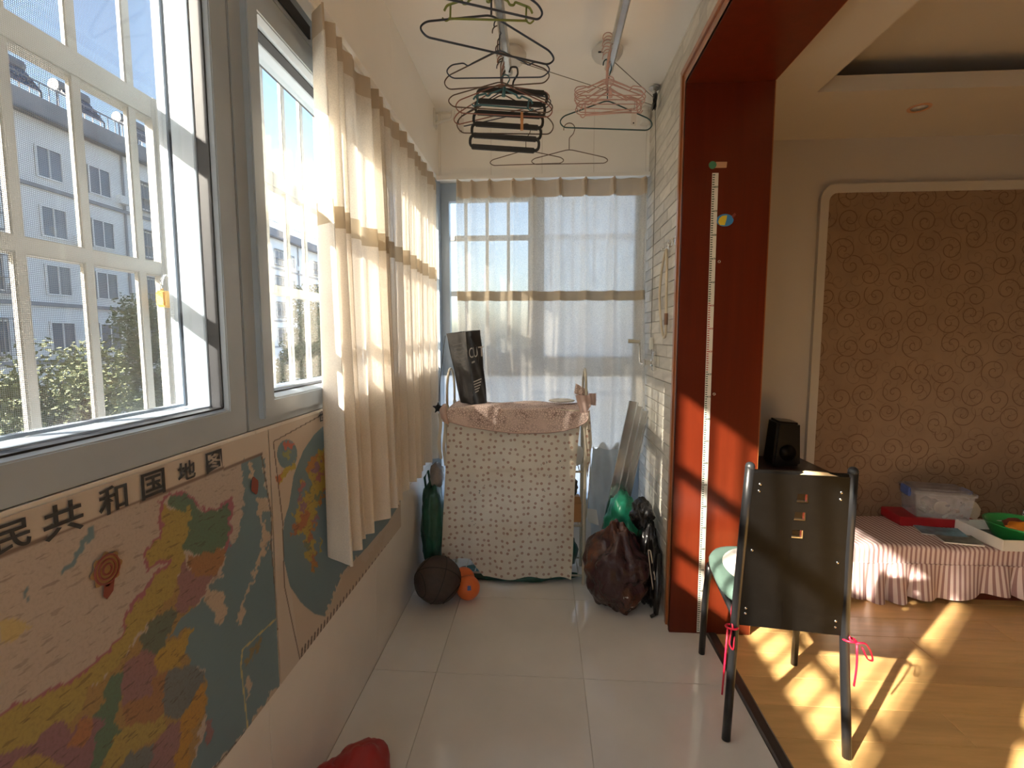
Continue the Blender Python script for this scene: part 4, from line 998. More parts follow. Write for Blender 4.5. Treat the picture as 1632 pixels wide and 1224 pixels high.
part('guide', MB().box(.575, .598, 2.75, 2.775, 1.30, 1.37), M['white_plastic'], t_, .006)
for (yy, zz, lab) in ((2.462, 1.815, 'chrome wall hook holding the beige hose loop'), (2.335, 1.81, 'chrome wall hook next to the wooden casing')):
    t_ = thing('wall_hook', lab, 'hook', (.597, yy, zz))
    part('plate', MB().box(.590, .598, yy-.010, yy+.010, zz-.022, zz+.022), M['chrome'], t_, .003)
    part('hook', MB().tube(rounded([(.59, yy, zz+.010), (.578, yy, zz+.008), (.577, yy, zz-.028), (.562, yy, zz-.03), (.560, yy, zz-.012)], .008, 4, False), .003, 8), M['chrome'], t_, smooth=True)
lp = [(2.462,1.800),(2.50,1.765),(2.555,1.69),(2.578,1.60),(2.565,1.52),(2.53,1.44),(2.49,1.385),(2.455,1.365),(2.425,1.385),(2.425,1.45),(2.43,1.55),(2.438,1.68),(2.448,1.76)]
t_ = thing('hose_loop', 'beige hose loop hanging from a hook on the brick wall', 'hose', (.58, 2.46, 1.36))
part('hose', MB().tube(rounded([(.582, a, b) for a, b in lp], .04, 3), .0065, 8, True), M['beige_hose'], t_, smooth=True)
part('joint', MB().tube([(.582, 2.425, 1.43), (.582, 2.427, 1.485)], .009, 10), M['hose_brown'], t_, smooth='auto')
t_ = thing('pipe_fitting', 'white plastic pipe fitting high in the far right corner', 'fitting', (.555, 2.97, 2.56))
part('body', MB().lathe([(.026, 2.575), (.030, 2.585), (.030, 2.62), (.024, 2.63), (.020, 2.645)], (.56, 2.965, 0), 18), M['white_plastic'], t_, smooth='auto')
part('handle', MB().tube([(.535, 2.965, 2.64), (.54, 2.965, 2.665), (.56, 2.965, 2.675), (.58, 2.965, 2.665), (.585, 2.965, 2.64)], .004, 6), M['white_plastic'], t_, smooth=True)
t_ = thing('wall_bracket', 'white pole bracket fixed high on the left beam', 'bracket', (-.63, 2.90, 2.56))
part('plate', MB().box(-.634, -.624, 2.87, 2.93, 2.56, 2.66), M['white_plastic'], t_, .003)
part('arm', MB().tube(rounded([(-.625, 2.90, 2.585), (-.58, 2.90, 2.60), (-.53, 2.90, 2.605), (-.525, 2.90, 2.65)], .02, 4, False), .009, 8), M['white_plastic'], t_, smooth=True)
part('arm', MB().tube([(-.625, 2.90, 2.64), (-.53, 2.90, 2.645)], .006, 8), M['white_plastic'], t_, smooth=True)

# ================================================================== HEIGHT RULER AND STICKERS ON THE JAMB
YJ = 2.2215
t_ = thing('height_ruler', 'white paper height ruler stuck on the red wooden jamb', 'ruler', (.726, YJ, .01))
def rx(z): return .7265 + (z-1.03)*-.003
part('strip', MB().hexa([(.714, YJ-.0012, .008), (.740, YJ-.0012, .008), (.740, YJ, .008), (.714, YJ, .008), (.708, YJ-.0012, 2.066), (.734, YJ-.0012, 2.066), (.734, YJ, 2.066), (.708, YJ, 2.066)]), M['ruler'], t_)
tg, tr_, num = MB(), MB(), MB()
for k in range(1, 206):
    z = .008+k*.01; x = .7155+(.708-.714)*k/205; ln = .013 if k % 10 == 0 else (.011 if k % 5 == 0 else .009)
    (tr_ if 121 < k < 152 else tg).box(x, x+ln, YJ-.0016, YJ-.0011, z-.0021, z+.0021)
part('ticks', tg, M['tick_green'], t_, kind='stuff'); part('ticks', tr_, M['tick_red'], t_, kind='stuff')
def text_mesh(body, size, offset=0.0, extrude=.0004):
    cu = bpy.data.curves.new('txt', 'FONT'); cu.body = body; cu.size = size; cu.align_x = 'CENTER'; cu.align_y = 'CENTER'; cu.offset = offset; cu.extrude = extrude
    o = bpy.data.objects.new('txt', cu); COL.objects.link(o)
    me = bpy.data.meshes.new_from_object(o.evaluated_get(bpy.context.evaluated_depsgraph_get())); bpy.data.objects.remove(o); return me
for k in range(10, 206, 10):
    me = text_mesh(str(k), .011, .0002); x = .7155+(.708-.714)*k/205
    Mi = ROOTM[t_.name].inverted()
    for v_ in me.vertices: v_.co = Mi @ Vector((x+.0175+v_.co.x*.8, YJ-.0014-v_.co.z, .008+k*.01+v_.co.y))
    link('number', me, M['tick_red'] if 121 < k < 152 else M['tick_green'], t_)
# bird-like sticker
c = at(1156, 351, 1, YJ)
t_ = thing('jamb_sticker', 'blue and yellow bird sticker beside the height ruler', 'sticker', c)
def blob(c, pts, m_, nm, lift): part(nm, MB().prism([(c.x+a, c.z+b) for a, b in pts], YJ-lift-.0008, YJ-.0002, 'y'), m_, t_)
blob(c, [(.036*math.cos(a)-.002, .026*math.sin(a)) for a in [2*PI*i/20 for i in range(20)]], M['sticker_blue'], 'body', .0004)
blob(c, [(-.03, -.008), (-.022, -.020), (-.002, -.021), (.004, .004), (.006, .020), (-.014, .018), (-.026, .008)], M['sticker_yellow'], 'wing', .0012)
blob(c, [(.030, .006), (.044, .022), (.038, .030), (.026, .018)], M['sticker_red'], 'beak', .0012)
c = at(1144, 263, 1, YJ)
t_ = thing('jamb_sticker', 'tan and green sticker above the height ruler', 'sticker', c)
blob(c, [(-.012, -.012), (.036, -.012), (.038, .012), (-.008, .013)], M['sticker_tan'], 'body', .0004)
blob(c, [(-.022+.016*math.cos(a), .016*math.sin(a)) for a in [2*PI*i/16 for i in range(16)]], M['sticker_green'], 'head', .0010)
for (u, v, lab) in ((1146, 417, 'small metal eyelet on the jamb below the bird sticker'), (1138, 628, 'small metal eyelet on the jamb at the edge of the sunlight')):
    c = at(u, v, 1, YJ)
    solo('eyelet', MB().tube([(c.x+.005*math.cos(a), YJ-.0015, c.z+.005*math.sin(a)) for a in [2*PI*i/12 for i in range(12)]], .0014, 5, True), M['chrome'], lab, 'eyelet', smooth=True)

# ================================================================== COVERED STORAGE RACK AT THE FAR END
def blobmesh(c, r, seed, amp=.25, freq=3.0, sub=4, flatten=True, top=None, knot=0.0, pinch=1.0):
    """crumpled bag: noise-folded ball resting on the floor"""
    bm = bmesh.new(); bmesh.ops.create_icosphere(bm, subdivisions=sub, radius=1.0)
    off = Vector((seed*3.1, seed*1.7, seed*.9)); vs_ = []
    for v in bm.verts:
        d = v.co.normalized(); n = noise.noise(d*freq+off)*amp + noise.noise(d*freq*2.4+off)*amp*.45
        rd = abs(noise.noise(d*freq*1.6+off*1.3)); n -= max(0, .10-rd)*amp*2.2
        q = d*(1+n)
        if knot > 0 and d.z > .45:
            k = (d.z-.45)/.55; q = Vector((q.x*(1-pinch*k**.8), q.y*(1-pinch*k**.8), q.z+knot*k*k))
        vs_.append([q.x*r[0], q.y*r[1], q.z*r[2]])
    zmin = -r[2]*.86
    out = MB()
    out.v = [(c[0]+a, c[1]+b, c[2]+(max(z, zmin)-zmin if flatten else z)) for a, b, z in vs_]
    out.f = [tuple(v.index for v in f.verts) for f in bm.faces]
    bm.free(); return out
RX0, RX1, RY0, RY1 = -.530, .225, 2.650, 2.875
rk = thing('storage_rack', 'cream metal storage rack covered by a dotted cloth below the far window', 'rack', (-.15, 2.78, 0))
for x in (RX0, RX1):
    for y in (RY0, RY1): part('leg', MB().tube([(x, y, 0), (x, y, 1.0)], .010, 10), M['cream_metal'], rk, smooth='auto')
    ar = [(x, RY0, 1.0)] + [(x, (RY0+RY1)/2-(RY1-RY0)/2*math.cos(a), 1.06+.135*math.sin(a)) for a in [PI*i/12 for i in range(13)]] + [(x, RY1, 1.0)]
    part('side_arch', MB().tube(ar, .007, 8), M['cream_metal'], rk, smooth=True)
for z in (.05, .335, .64, .965):
    s = MB().tube([(RX0, RY0, z), (RX1, RY0, z), (RX1, RY1, z), (RX0, RY1, z)], .006, 8, True)
    part('shelf_frame', s, M['cream_metal'], rk, smooth=True)
    s = MB()
    for i in range(13): s.tube([(RX0+(i+.5)*(RX1-RX0)/13, RY0, z), (RX0+(i+.5)*(RX1-RX0)/13, RY1, z)], .003, 5)
    part('shelf_wires', s, M['cream_metal'], rk)
# things standing in the rack, seen at its open right side
solo('storage_bag', blobmesh((.165, 2.77, .648), (.06, .09, .065), 3, .2, 2.5, 3), M['paper_white'], 'small white bag on the upper rack shelf behind the dotted cloth', 'bag', smooth=True)
cb = thing('cardboard_box', 'small brown cardboard box on the middle shelf of the rack', 'box', (.165, 2.76, .345))
part('carton', MB().box(.115, .210, 2.675, 2.85, .345, .452), M['cardboard'], cb, .003)
part('flap', MB().hexa([(.115, 2.675, .452), (.210, 2.675, .452), (.210, 2.679, .455), (.115, 2.679, .455), (.118, 2.66, .50), (.200, 2.655, .495), (.200, 2.659, .497), (.118, 2.664, .502)]), M['cardboard'], cb)
solo('storage_bag', blobmesh((.13, 2.775, .06), (.07, .09, .10), 5, .2, 2.5, 3), M['dark_green'], 'dark green bag on the lowest shelf of the rack', 'bag', smooth=True)
solo('storage_bag', blobmesh((-.17, 2.715, 0), (.35, .088, .028), 8, .15, 2.5, 4), M['dark_green'], 'long dark green bundle on the floor under the hem of the dotted cloth', 'bag', smooth=True)
solo('storage_bag', blobmesh((.15, 2.80, .455), (.05, .06, .065), 9, .25, 2.5, 3), M['bark'], 'brown crumpled bag on top of the cardboard box in the rack', 'bag', smooth=True)
# dotted front cloth
def front(u, v):
    z_top = .985; zl = .135 if u < .22 else (.135-.095*min(1, (u-.22)/.10) if u < .40 else .040)
    zb = zl-.004*math.sin(u*25)
    z = z_top+(zb-z_top)*v
    xl = -.520-.045*v; xr = .205-.060*v-.01*math.sin(v*5)
    x = xl+(xr-xl)*u
    y = 2.632-.010*v-.012*math.sin(u*11+v*2)*(.3+v)-.012*math.exp(-((u-.95+.55*v)/.05)**2)*v-.008*math.exp(-((u-.15-.3*v)/.06)**2)*v-.010*math.sin(u*23+1+v*1.5)*v + .02*max(0, u-.9)*8*v*.3
    return (x, y, z)
fc = thing('dust_cover', 'cream cloth with brown polka dots hanging in front of the rack', 'cloth', (-.16, 2.63, .02))
part('cloth', MB().grid(front, 90, 60), M['dotted'], fc, smooth=True)
part('side_flap', MB().grid(lambda u, v: (.228+.022*math.sin(v*3)+.012*u, 2.66+.10*u*(1-v*.55)+.01*math.sin(v*9), .985-.62*v), 10, 40), M['dotted'], fc, smooth=True)
# speckled top cloth
tcx = thing('top_cloth', 'pinkish speckled cloth draped over the top of the rack', 'cloth', (-.15, 2.78, .98))
def topc(u, v):
    x = -.548+.785*u; sag = math.sin(PI*min(1, max(0, u)))**.55
    if v < .55:
        q = v/.55; y = 2.885-.265*q; z = .992+.006*math.sin(u*13+q*5)+.010*math.sin(u*5)*q
        if q > .85: z -= .010*((q-.85)/.15)**2
    else:
        q = (v-.55)/.45; y = 2.62-.012*math.sin(q*PI*.5)-.006*math.sin(u*17)*q; z = .982+.010*math.sin(u*5)-(.030+.098*sag)*q
    if u < .06: z -= .03*(1-u/.06)**1.5
    return (x, y, z)
part('cloth', MB().grid(topc, 110, 46), M['leopard'], tcx, smooth=True)
part('hem', MB().tube([topc(i/60, 1.0) for i in range(61)], .0045, 6), M['leopard_hem'], tcx, smooth=True)
part('corner_roll', MB().tube([(-.545, 2.67, .99), (-.548, 2.62, .975), (-.538, 2.602, .94), (-.515, 2.60, .905)], [.018, .020, .017, .006], 10), M['leopard_hem'], tcx, smooth=True)
kn = thing('cloth_knot', 'pink knotted cloth ends at the right corner of the rack', 'cloth', (.23, 2.66, .9))
def fan(pts, m_, nm): part(nm, MB().grid(lambda u, v: Vector(pts[0])*(1-u)*(1-v)+Vector(pts[1])*u*(1-v)+Vector(pts[2])*u*v+Vector(pts[3])*(1-u)*v+Vector((0, -.012*math.sin(PI*u)*math.sin(PI*v)-.004*math.sin(u*14), 0)), 12, 12), m_, kn, smooth=True)
fan([(.165, 2.635, 1.065), (.245, 2.64, 1.060), (.250, 2.63, 1.005), (.205, 2.625, .930)], M['leopard_hem'], 'cloth_end')
fan([(.170, 2.655, 1.125), (.235, 2.66, 1.085), (.240, 2.65, 1.045), (.160, 2.65, 1.070)], M['leopard'], 'cloth_end')
fan([(.240, 2.66, 1.070), (.282, 2.68, 1.068), (.282, 2.68, 1.000), (.245, 2.65, 1.010)], M['leopard_hem'], 'cloth_end')
fan([(.205, 2.622, .935), (.245, 2.64, .985), (.262, 2.66, .80), (.240, 2.66, .60)], M['dotted'], 'cloth_tail')
solo('white_mask', MB().sphere((.10, 2.80, 1.012), .075, 18, 10, (1, .7, .16)), M['paper_white'], 'flat white cloth mask lying on the speckled top cloth', 'mask', smooth=True)
# gift bag
gb = thing('gift_bag', 'tall black paper gift bag standing on the rack', 'bag', (-.40, 2.74, 1.005), 0)
B0 = [(-.470, 2.735, 1.005), (-.385, 2.662, 1.000), (-.322, 2.745, 1.003), (-.405, 2.815, 1.005)]
T0 = [(-.545, 2.735, 1.392), (-.432, 2.690, 1.400), (-.362, 2.765, 1.412), (-.470, 2.815, 1.405)]
b = MB()
for i in range(4):
    j = (i+1) % 4
    def fs(u, v, i=i, j=j):
        p = (Vector(B0[i])*(1-u)+Vector(B0[j])*u)*(1-v)+(Vector(T0[i])*(1-u)+Vector(T0[j])*u)*v
        nrm = (Vector(B0[j])-Vector(B0[i])).cross(Vector((0,0,1))).normalized()
        return p - nrm*.012*math.sin(PI*u)*math.sin(PI*v*.9) + nrm*.004*math.sin(u*9+v*7)
    b.grid(fs, 10, 16)
b.add([tuple(p) for p in B0], [(0,3,2,1)])
part('paper', b, M['paperbag'], gb, smooth='auto')
def on_face(i, u, v, lift=.003):
    j = (i+1) % 4
    p = (Vector(B0[i])*(1-u)+Vector(B0[j])*u)*(1-v)+(Vector(T0[i])*(1-u)+Vector(T0[j])*u)*v
    nrm = (Vector(B0[j])-Vector(B0[i])).cross(Vector((0,0,1))).normalized()
    return p - nrm*.012*math.sin(PI*u)*math.sin(PI*v*.9) + nrm*(lift+.004*math.sin(u*9+v*7))
def face_text(body, i, uc, vc, su, sv, m_):
    me = text_mesh(body, 1.0, .0, 0.0); Mi = ROOTM[gb.name].inverted()
    xs = [q.co.x for q in me.vertices]; wd = max(xs)-min(xs)
    for q in me.vertices: q.co = Mi @ on_face(i, uc+q.co.x/wd*su, vc+q.co.y*sv)
    link('printed_text', me, m_, gb)
face_text('CUT', 1, .58, .70, .98, .20, M['print_white'])
lines = MB()
def strip(i, u0, u1, v0, v1): lines.add([on_face(i, u0, v0), on_face(i, u1, v0+(u1-u0)*.05), on_face(i, u1, v1+(u1-u0)*.05), on_face(i, u0, v1)], [(0,1,2,3)])
for q in range(5): strip(1, .22, .80-.07*q, .30-.035*q, .315-.035*q)
strip(1, .24, .46, .56, .585)
part('small_print', lines, M['print_white'], gb)
lines = MB()
for q in range(7): strip(0, .22+.04*(q % 2), .72, .82-.05*q, .83-.05*q)
for q in range(6): strip(0, .25+.085*q, .27+.085*q, .08, .26)
part('grey_print', lines, M['print_grey'], gb)
part('handle', MB().tube([on_face(1, .35, .93), on_face(1, .45, .86, .012), on_face(1, .62, .80, .016), on_face(1, .72, .62, .018), on_face(1, .62, .55, .014)], .0022, 6), M['black_plastic'], gb, smooth=True)
tz = thing('tassel_cord', 'black cord with star shaped charm hanging left of the gift bag', 'charm', (-.575, 2.65, .96))
part('cord', MB().tube([(-.55, 2.72, 1.38), (-.56, 2.68, 1.25), (-.572, 2.655, 1.10), (-.575, 2.65, 1.02)], .002, 6), M['black_plastic'], tz, smooth=True)
part('charm', MB().prism([(-.578+(.036 if q % 2 == 0 else .014)*math.sin(q*PI/5), .985+(.036 if q % 2 == 0 else .014)*math.cos(q*PI/5)) for q in range(10)], 2.635, 2.660, 'y'), M['black_paint'], tz, .004)
for k, (x, z0, z1, lab) in enumerate(((-.572, .70, .955, 'cream strap hanging down the left end of the rack'), (-.545, .66, .955, 'cream strap right beside the dotted cloth at its left edge'))):
    solo('hanging_strap', MB().grid(lambda u, v, x=x, z0=z0, z1=z1: (x-.009+.018*u+.004*math.sin(v*7), 2.645+.006*math.sin(v*9+x), z1+(z0-z1)*v), 3, 20), M['cream'], lab, 'strap', 'cream straps at the rack', smooth=True)
# ------------------------------------------------------------------ left corner: bag and balls
lb = thing('carrier_bag', 'dark green bag standing between left wall and rack', 'bag', (-.615, 2.66, 0))
part('bag', blobmesh((-.620, 2.66, .10), (.066, .10, .26), 12, .18, 2.2, 4, True), M['dark_green'], lb, smooth=True)
part('strap', MB().tube([(-.65, 2.64, .50), (-.655, 2.62, .60), (-.635, 2.62, .64), (-.62, 2.63, .52)], .007, 8), M['dark_green'], lb, smooth=True)
solo('carrier_bag', blobmesh((-.600, 2.68, .53), (.040, .07, .075), 14, .25, 2.8, 3), M['grey_bag'], 'crumpled grey plastic bag on top of the dark green bag', 'bag', smooth=True)
solo('equipment_bag', blobmesh((-.645, 2.70, 0), (.05, .13, .06), 15, .2, 2.5, 3), M['black_bag'], 'flat black bag on the floor behind the basketball', 'bag', smooth=True)
def ball(label, name, c, r, m_, seams=False, group=None):
    t_ = thing(name, label, 'ball', (c[0], c[1], 0), 0, group)
    part('skin', MB().sphere((c[0], c[1], r), r, 32, 20), m_, t_, smooth=True)
    if seams:
        R = Matrix.Rotation(.6, 4, 'X') @ Matrix.Rotation(.5, 4, 'Y'); s = MB()
        for q in range(2):
            s.tube([Vector((c[0], c[1], r))+R @ Vector((0, math.cos(a), math.sin(a)) if q else (math.cos(a), 0, math.sin(a)))*(r*1.001) for a in [2*PI*i/40 for i in range(40)]], .0026, 5, True)
        for sg in (-1, 1):
            s.tube([Vector((c[0], c[1], r))+R @ Vector((sg*(.72-.30*math.cos(2*a)*.9), math.cos(a)*math.sqrt(max(0, 1-(.72-.30*math.cos(2*a)*.9)**2)), math.sin(a)*math.sqrt(max(0, 1-(.72-.30*math.cos(2*a)*.9)**2))))*(r*1.001) for a in [2*PI*i/40 for i in range(40)]], .0026, 5, True)
        part('seams', s, M['ball_seam'], t_, smooth=True)
    return t_
ball('dark brown basketball on the tiles by the left wall', 'basketball', (-.545, 2.42), .119, M['basket'], True)
ob = ball('orange ball with small blue label in front of the rack', 'toy_ball', (-.392, 2.455), .062, M['orange_ball'], group='orange balls')
part('label', MB().grid(lambda u, v: Vector((-.392, 2.455, .062))+Vector((math.sin(.10+.32*u)*math.cos(.25+.36*v), -math.cos(.10+.32*u)*math.cos(.25+.36*v), math.sin(.25+.36*v)))*.0628, 6, 6), M['label_blue'], ob, smooth=True)
ball('orange ball tucked behind the one with the blue label', 'toy_ball', (-.432, 2.545), .062, M['orange_ball'], group='orange balls')
# ------------------------------------------------------------------ right corner: rubbish bags, poles
t_ = thing('bin_bag', 'full shiny brown bin bag standing by the brick wall', 'bin bag', (.385, 2.46, 0))
part('bag', blobmesh((.375, 2.46, 0), (.165, .15, .225), 27, .22, 1.9, 5, True, knot=.10, pinch=.55), M['binbag'], t_, smooth=True)
t_ = thing('bin_bag', 'green plastic bag behind the brown bin bag', 'bin bag', (.43, 2.72, 0))
part('bag', blobmesh((.44, 2.72, .0), (.10, .09, .27), 22, .22, 2.6, 4, True), M['green_bag'], t_, smooth=True)
t_ = thing('bin_bag', 'black bag with a pale strap between brown bin bag and red jamb', 'bin bag', (.53, 2.43, 0))
part('bag', blobmesh((.538, 2.50, 0), (.050, .13, .25), 23, .22, 2.4, 5, True), M['black_bag'], t_, smooth=True)
part('strap', MB().tube(rounded([(.515, 2.372, .33), (.528, 2.362, .22), (.548, 2.36, .10), (.562, 2.362, .09), (.548, 2.364, .20), (.525, 2.368, .33)], .02, 4), .0045, 6, True, .5), M['beige_hose'], t_, smooth=True)
part('bag_top', blobmesh((.505, 2.50, .40), (.055, .08, .075), 24, .3, 3, 4), M['black_bag'], t_, smooth=True)
um = thing('folded_umbrella', 'folded black umbrella on the floor against the red jamb', 'umbrella', (.54, 2.34, 0))
part('canopy', MB().tube([(.555, 2.345, .015), (.560, 2.36, .12), (.572, 2.40, .30)], [.012, .022, .016], 10), M['black_bag'], um, smooth=True)
part('handle', MB().tube([(.528, 2.335, .008), (.553, 2.345, .016)], .008, 8), M['black_plastic'], um, smooth=True)
tp = ['front', 'middle', 'rear']
for k in range(3):
    b0 = Vector((.315+.042*k, 2.79+.025*k, .012)); t0 = Vector((.505+.034*k, 2.805+.025*k, 1.01-.03*k)); ax = (t0-b0).normalized(); sd = ax.cross(Vector((0,1,0))).normalized()*.024; dp = Vector((0, .007, 0))
    t_ = thing('aluminium_track', 'long aluminium profile leaning in the far corner, %s one of three' % tp[k], 'profile', tuple(b0), 0, 'leaning aluminium profiles')
    part('web', MB().hexa([b0-sd-dp, b0+sd-dp, b0+sd+dp*0, b0-sd+dp*0, t0-sd-dp, t0+sd-dp, t0+sd+dp*0, t0-sd+dp*0]), M['alu'], t_, .001)
    for q in (-1, 1): part('flange', MB().hexa([b0+sd*q-sd*.10-dp*3, b0+sd*q+sd*.10-dp*3, b0+sd*q+sd*.10, b0+sd*q-sd*.10, t0+sd*q-sd*.10-dp*3, t0+sd*q+sd*.10-dp*3, t0+sd*q+sd*.10, t0+sd*q-sd*.10]), M['alu'], t_, .001)
pk = Vector((.30, 2.88, .0))
solo('plastic_sheet', MB().grid(lambda u, v: (.285+.16*u+.01*math.sin(v*8), 2.965-.02*u+.014*math.sin(u*9+v*5)+.010*math.sin(v*17+u*4), .02+.70*v-.02*math.sin(u*12)*v), 24, 40), M['sheet_plastic'], 'crumpled pale plastic sheet below the far curtain, behind the aluminium profiles', 'plastic sheet', smooth=True)
solo('paper_card', MB().hexa([(.262, 2.80, .30), (.325, 2.83, .27), (.326, 2.832, .27), (.263, 2.802, .30), (.250, 2.81, .38), (.312, 2.84, .36), (.313, 2.842, .36), (.251, 2.812, .38)]), M['paper_white'], 'cream card sticking out beside the right leg of the rack', 'card')
# red bag on the floor at the bottom edge
c = at(515, 1224, 2, .04)
rbx = thing('red_bag', 'crumpled red plastic bag at the bottom edge by the left wall', 'bag', (-.60, 1.36, 0))
part('bag', blobmesh((-.545, 1.345, 0), (.085, .09, .075), 31, .14, 1.8, 4, True, knot=.02, pinch=.3), M['red_bag'], rbx, smooth=True)
part('fold', blobmesh((-.630, 1.315, 0), (.055, .06, .055), 32, .14, 1.8, 4, True), M['red_bag'], rbx, smooth=True)

# ================================================================== CHAIR
ch = thing('dining_chair', 'black metal chair with vinyl back standing across the threshold', 'chair', (.843, 1.817, 0), math.radians(-7.5))
CM = ROOTM[ch.name]
def cpart(nm, mb, m_, parent=ch, **k): return part(nm, mb, m_, parent, local=True, **k)
for s_ in (-1, 1):
    cpart('rear_leg', MB().tube(rounded([(s_*.186, -.236, .002), (s_*.176, -.222, .20), (s_*.166, -.205, .43), (s_*.155-.010, -.245, .70), (s_*.143-.024, -.302, .972)], .10, 5, False), .0145, 12), M['black_paint'], smooth=True)
    cpart('post_cap', MB().sphere((s_*.143-.024, -.302, .972), .0148, 12, 8), M['black_plastic'], smooth=True)
    cpart('front_leg', MB().tube(rounded([(s_*.184, .235, .002), (s_*.180, .215, .30), (s_*.172, .195, .425)], .08, 5, False), .0135, 12), M['black_paint'], smooth=True)
    cpart('seat_rail', MB().tube([(s_*.172, .200, .425), (s_*.166, -.205, .425)], .011, 10), M['black_paint'], smooth=True)
cpart('cross_rail', MB().tube([(-.172, .200, .425), (.172, .200, .425)], .011, 10), M['black_paint'], smooth=True)
cpart('seat', MB().box(-.165, .165, -.195, .205, .425, .447), M['black_vinyl'], bevel=.008)
def by(z):    # line of the back posts
    return -.205-.04*max(0, (z-.43)/.27) if z < .70 else -.245-.057*(z-.70)/.272
bk = MB()
def slab(x0f, x1f, z0, z1, n=1):
    zs = [z0+(z1-z0)*i/n for i in range(n+1)]
    for a, b in zip(zs, zs[1:]):
        bk.hexa([(x0f(a), by(a)-.010, a), (x1f(a), by(a)-.010, a), (x1f(a), by(a)+.004, a), (x0f(a), by(a)+.004, a), (x0f(b), by(b)-.010, b), (x1f(b), by(b)-.010, b), (x1f(b), by(b)+.004, b), (x0f(b), by(b)+.004, b)])
ln_ = lambda z: -.024*max(0, z-.43)/.54
wl_ = lambda z: ln_(z)-(.166-.023*(z-.43)/.54)+.008
wr_ = lambda z: ln_(z)+(.166-.023*(z-.43)/.54)-.008
holes = [(.868, .892), (.806, .830), (.744, .768)]
hx0, hx1 = -.026, .002
zs = [.405] + [q for h in sorted(holes) for q in h] + [.955]
slab(wl_, lambda z: hx0, .405, .955, 8); slab(lambda z: hx1, wr_, .405, .955, 8)
for a, b in ((.405, .744), (.768, .806), (.830, .868), (.892, .955)): slab(lambda z: hx0, lambda z: hx1, a, b, 3)
cpart('backrest', bk, M['black_vinyl'])
cpart('backrest_pad', MB().hexa([(-.150, by(.42)+.004, .42), (.150, by(.42)+.004, .42), (.150, by(.42)+.012, .42), (-.150, by(.42)+.012, .42), (-.136, by(.94)+.004, .94), (.136, by(.94)+.004, .94), (.136, by(.94)+.012, .94), (-.136, by(.94)+.012, .94)]) if False else MB().box(-.158, .110, by(.955)-.008, by(.955)+.006, .953, .963), M['black_vinyl'])
cpart('worn_edge', MB().hexa([(-.03, by(.955)-.0085, .955), (.085, by(.955)-.0085, .955), (.085, by(.955)+.004, .955), (-.03, by(.955)+.004, .955), (-.01, by(.96)-.0075, .9665), (.05, by(.96)-.0075, .9645), (.05, by(.96)+.003, .9645), (-.01, by(.96)+.003, .9665)]), M['cream_wood'], bevel=.001)
for (x, z) in ((-.118, .918), (-.120, .895), (-.130, .685), (-.142, .470), (-.143, .450), (.118, .905), (.118, .882), (.130, .665), (.140, .455), (.140, .433)):
    cpart('screw', MB().sphere((x*.965+ln_(z), by(z)-.011, z), .0048, 10, 6, (1, .7, 1)), M['chrome'], smooth=True)
for (z0, z1) in holes:
    z = (z0+z1)/2; fr = MB()
    for (a, b, c_, d) in ((hx0-.002, hx1+.002, z0-.002, z0+.001), (hx1-.001, hx1+.002, z0, z1)): fr.box(a, b, by(z)-.0125, by(z)+.002, c_, d)
    cpart('slot_rim', fr, M['chrome'])
# cushion tied on
cu_ = thing('seat_cushion', 'green cushion with white oval, tied to the black chair', 'cushion', (.843, 1.817, .447), math.radians(-7.5))
def cush(u, v):
    a = 2*PI*u; sx_, sy_ = .195, .235; q = (abs(math.cos(a))**3.2+abs(math.sin(a))**3.2)**(-1/3.2)
    prof = [(.02, .052), (.45, .052), (.80, .050), (.95, .042), (1.0, .024), (.985, .006), (.90, .0005), (.02, 0)]
    i = v*(len(prof)-1); k = min(int(i), len(prof)-2); f = i-k; r_ = prof[k][0]*(1-f)+prof[k+1][0]*f; h_ = prof[k][1]*(1-f)+prof[k+1][1]*f
    return (r_*q*sx_*math.cos(a), .028+r_*q*sy_*math.sin(a), h_)
part('pad', MB().grid(cush, 48, 14), M['cushion_green'], cu_, smooth=True, local=True)
part('oval_cover', MB().lathe([(.02, .0), (.90, .0), (.97, -.004), (.98, -.006), (.02, -.0065)], (0,0,0), 40).xf(Matrix.Translation((0, .028, .059)) @ Matrix.Diagonal((.160, .195, 1, 1))), M['cushion_white'], cu_, smooth=True, local=True)
for s_ in (-1, 1):
    x, y = s_*.178, -.215; z = -.052
    rb = MB().tube([(x+.019*math.cos(a), y+.021*math.sin(a), z-.004*math.sin(a)) for a in [2*PI*i/16 for i in range(16)]], .0035, 6, True)
    rb.tube(rounded([(s_*.16, -.15, .01), (s_*.175, -.19, -.02), (x, y-.018, z)], .02, 4, False), .0035, 6)
    if s_ > 0:
        rb.tube(rounded([(x+.01, y-.02, z), (x+.04, y-.018, z+.006), (x+.062, y-.01, z-.03), (x+.070, y-.008, z-.06), (x+.052, y-.012, z-.055), (x+.03, y-.02, z-.01)], .02, 4, False), .0045, 6, False, .5)
        rb.tube(rounded([(x+.018, y-.012, z), (x+.024, y-.010, z-.08), (x+.018, y-.012, z-.15)], .03, 4, False), .0032, 6)
    else:
        rb.tube(rounded([(x-.006, y-.022, z), (x-.012, y-.022, z-.05), (x+.002, y-.024, z-.07), (x+.004, y-.024, z-.02)], .015, 4, False), .0050, 6, False, .5)
        rb.tube(rounded([(x-.016, y-.014, z), (x-.020, y-.012, z-.12), (x-.024, y-.010, z-.24)], .03, 4, False), .0032, 6)
    part('ribbon_tie', rb, M['red_ribbon'], cu_, smooth=True, local=True)

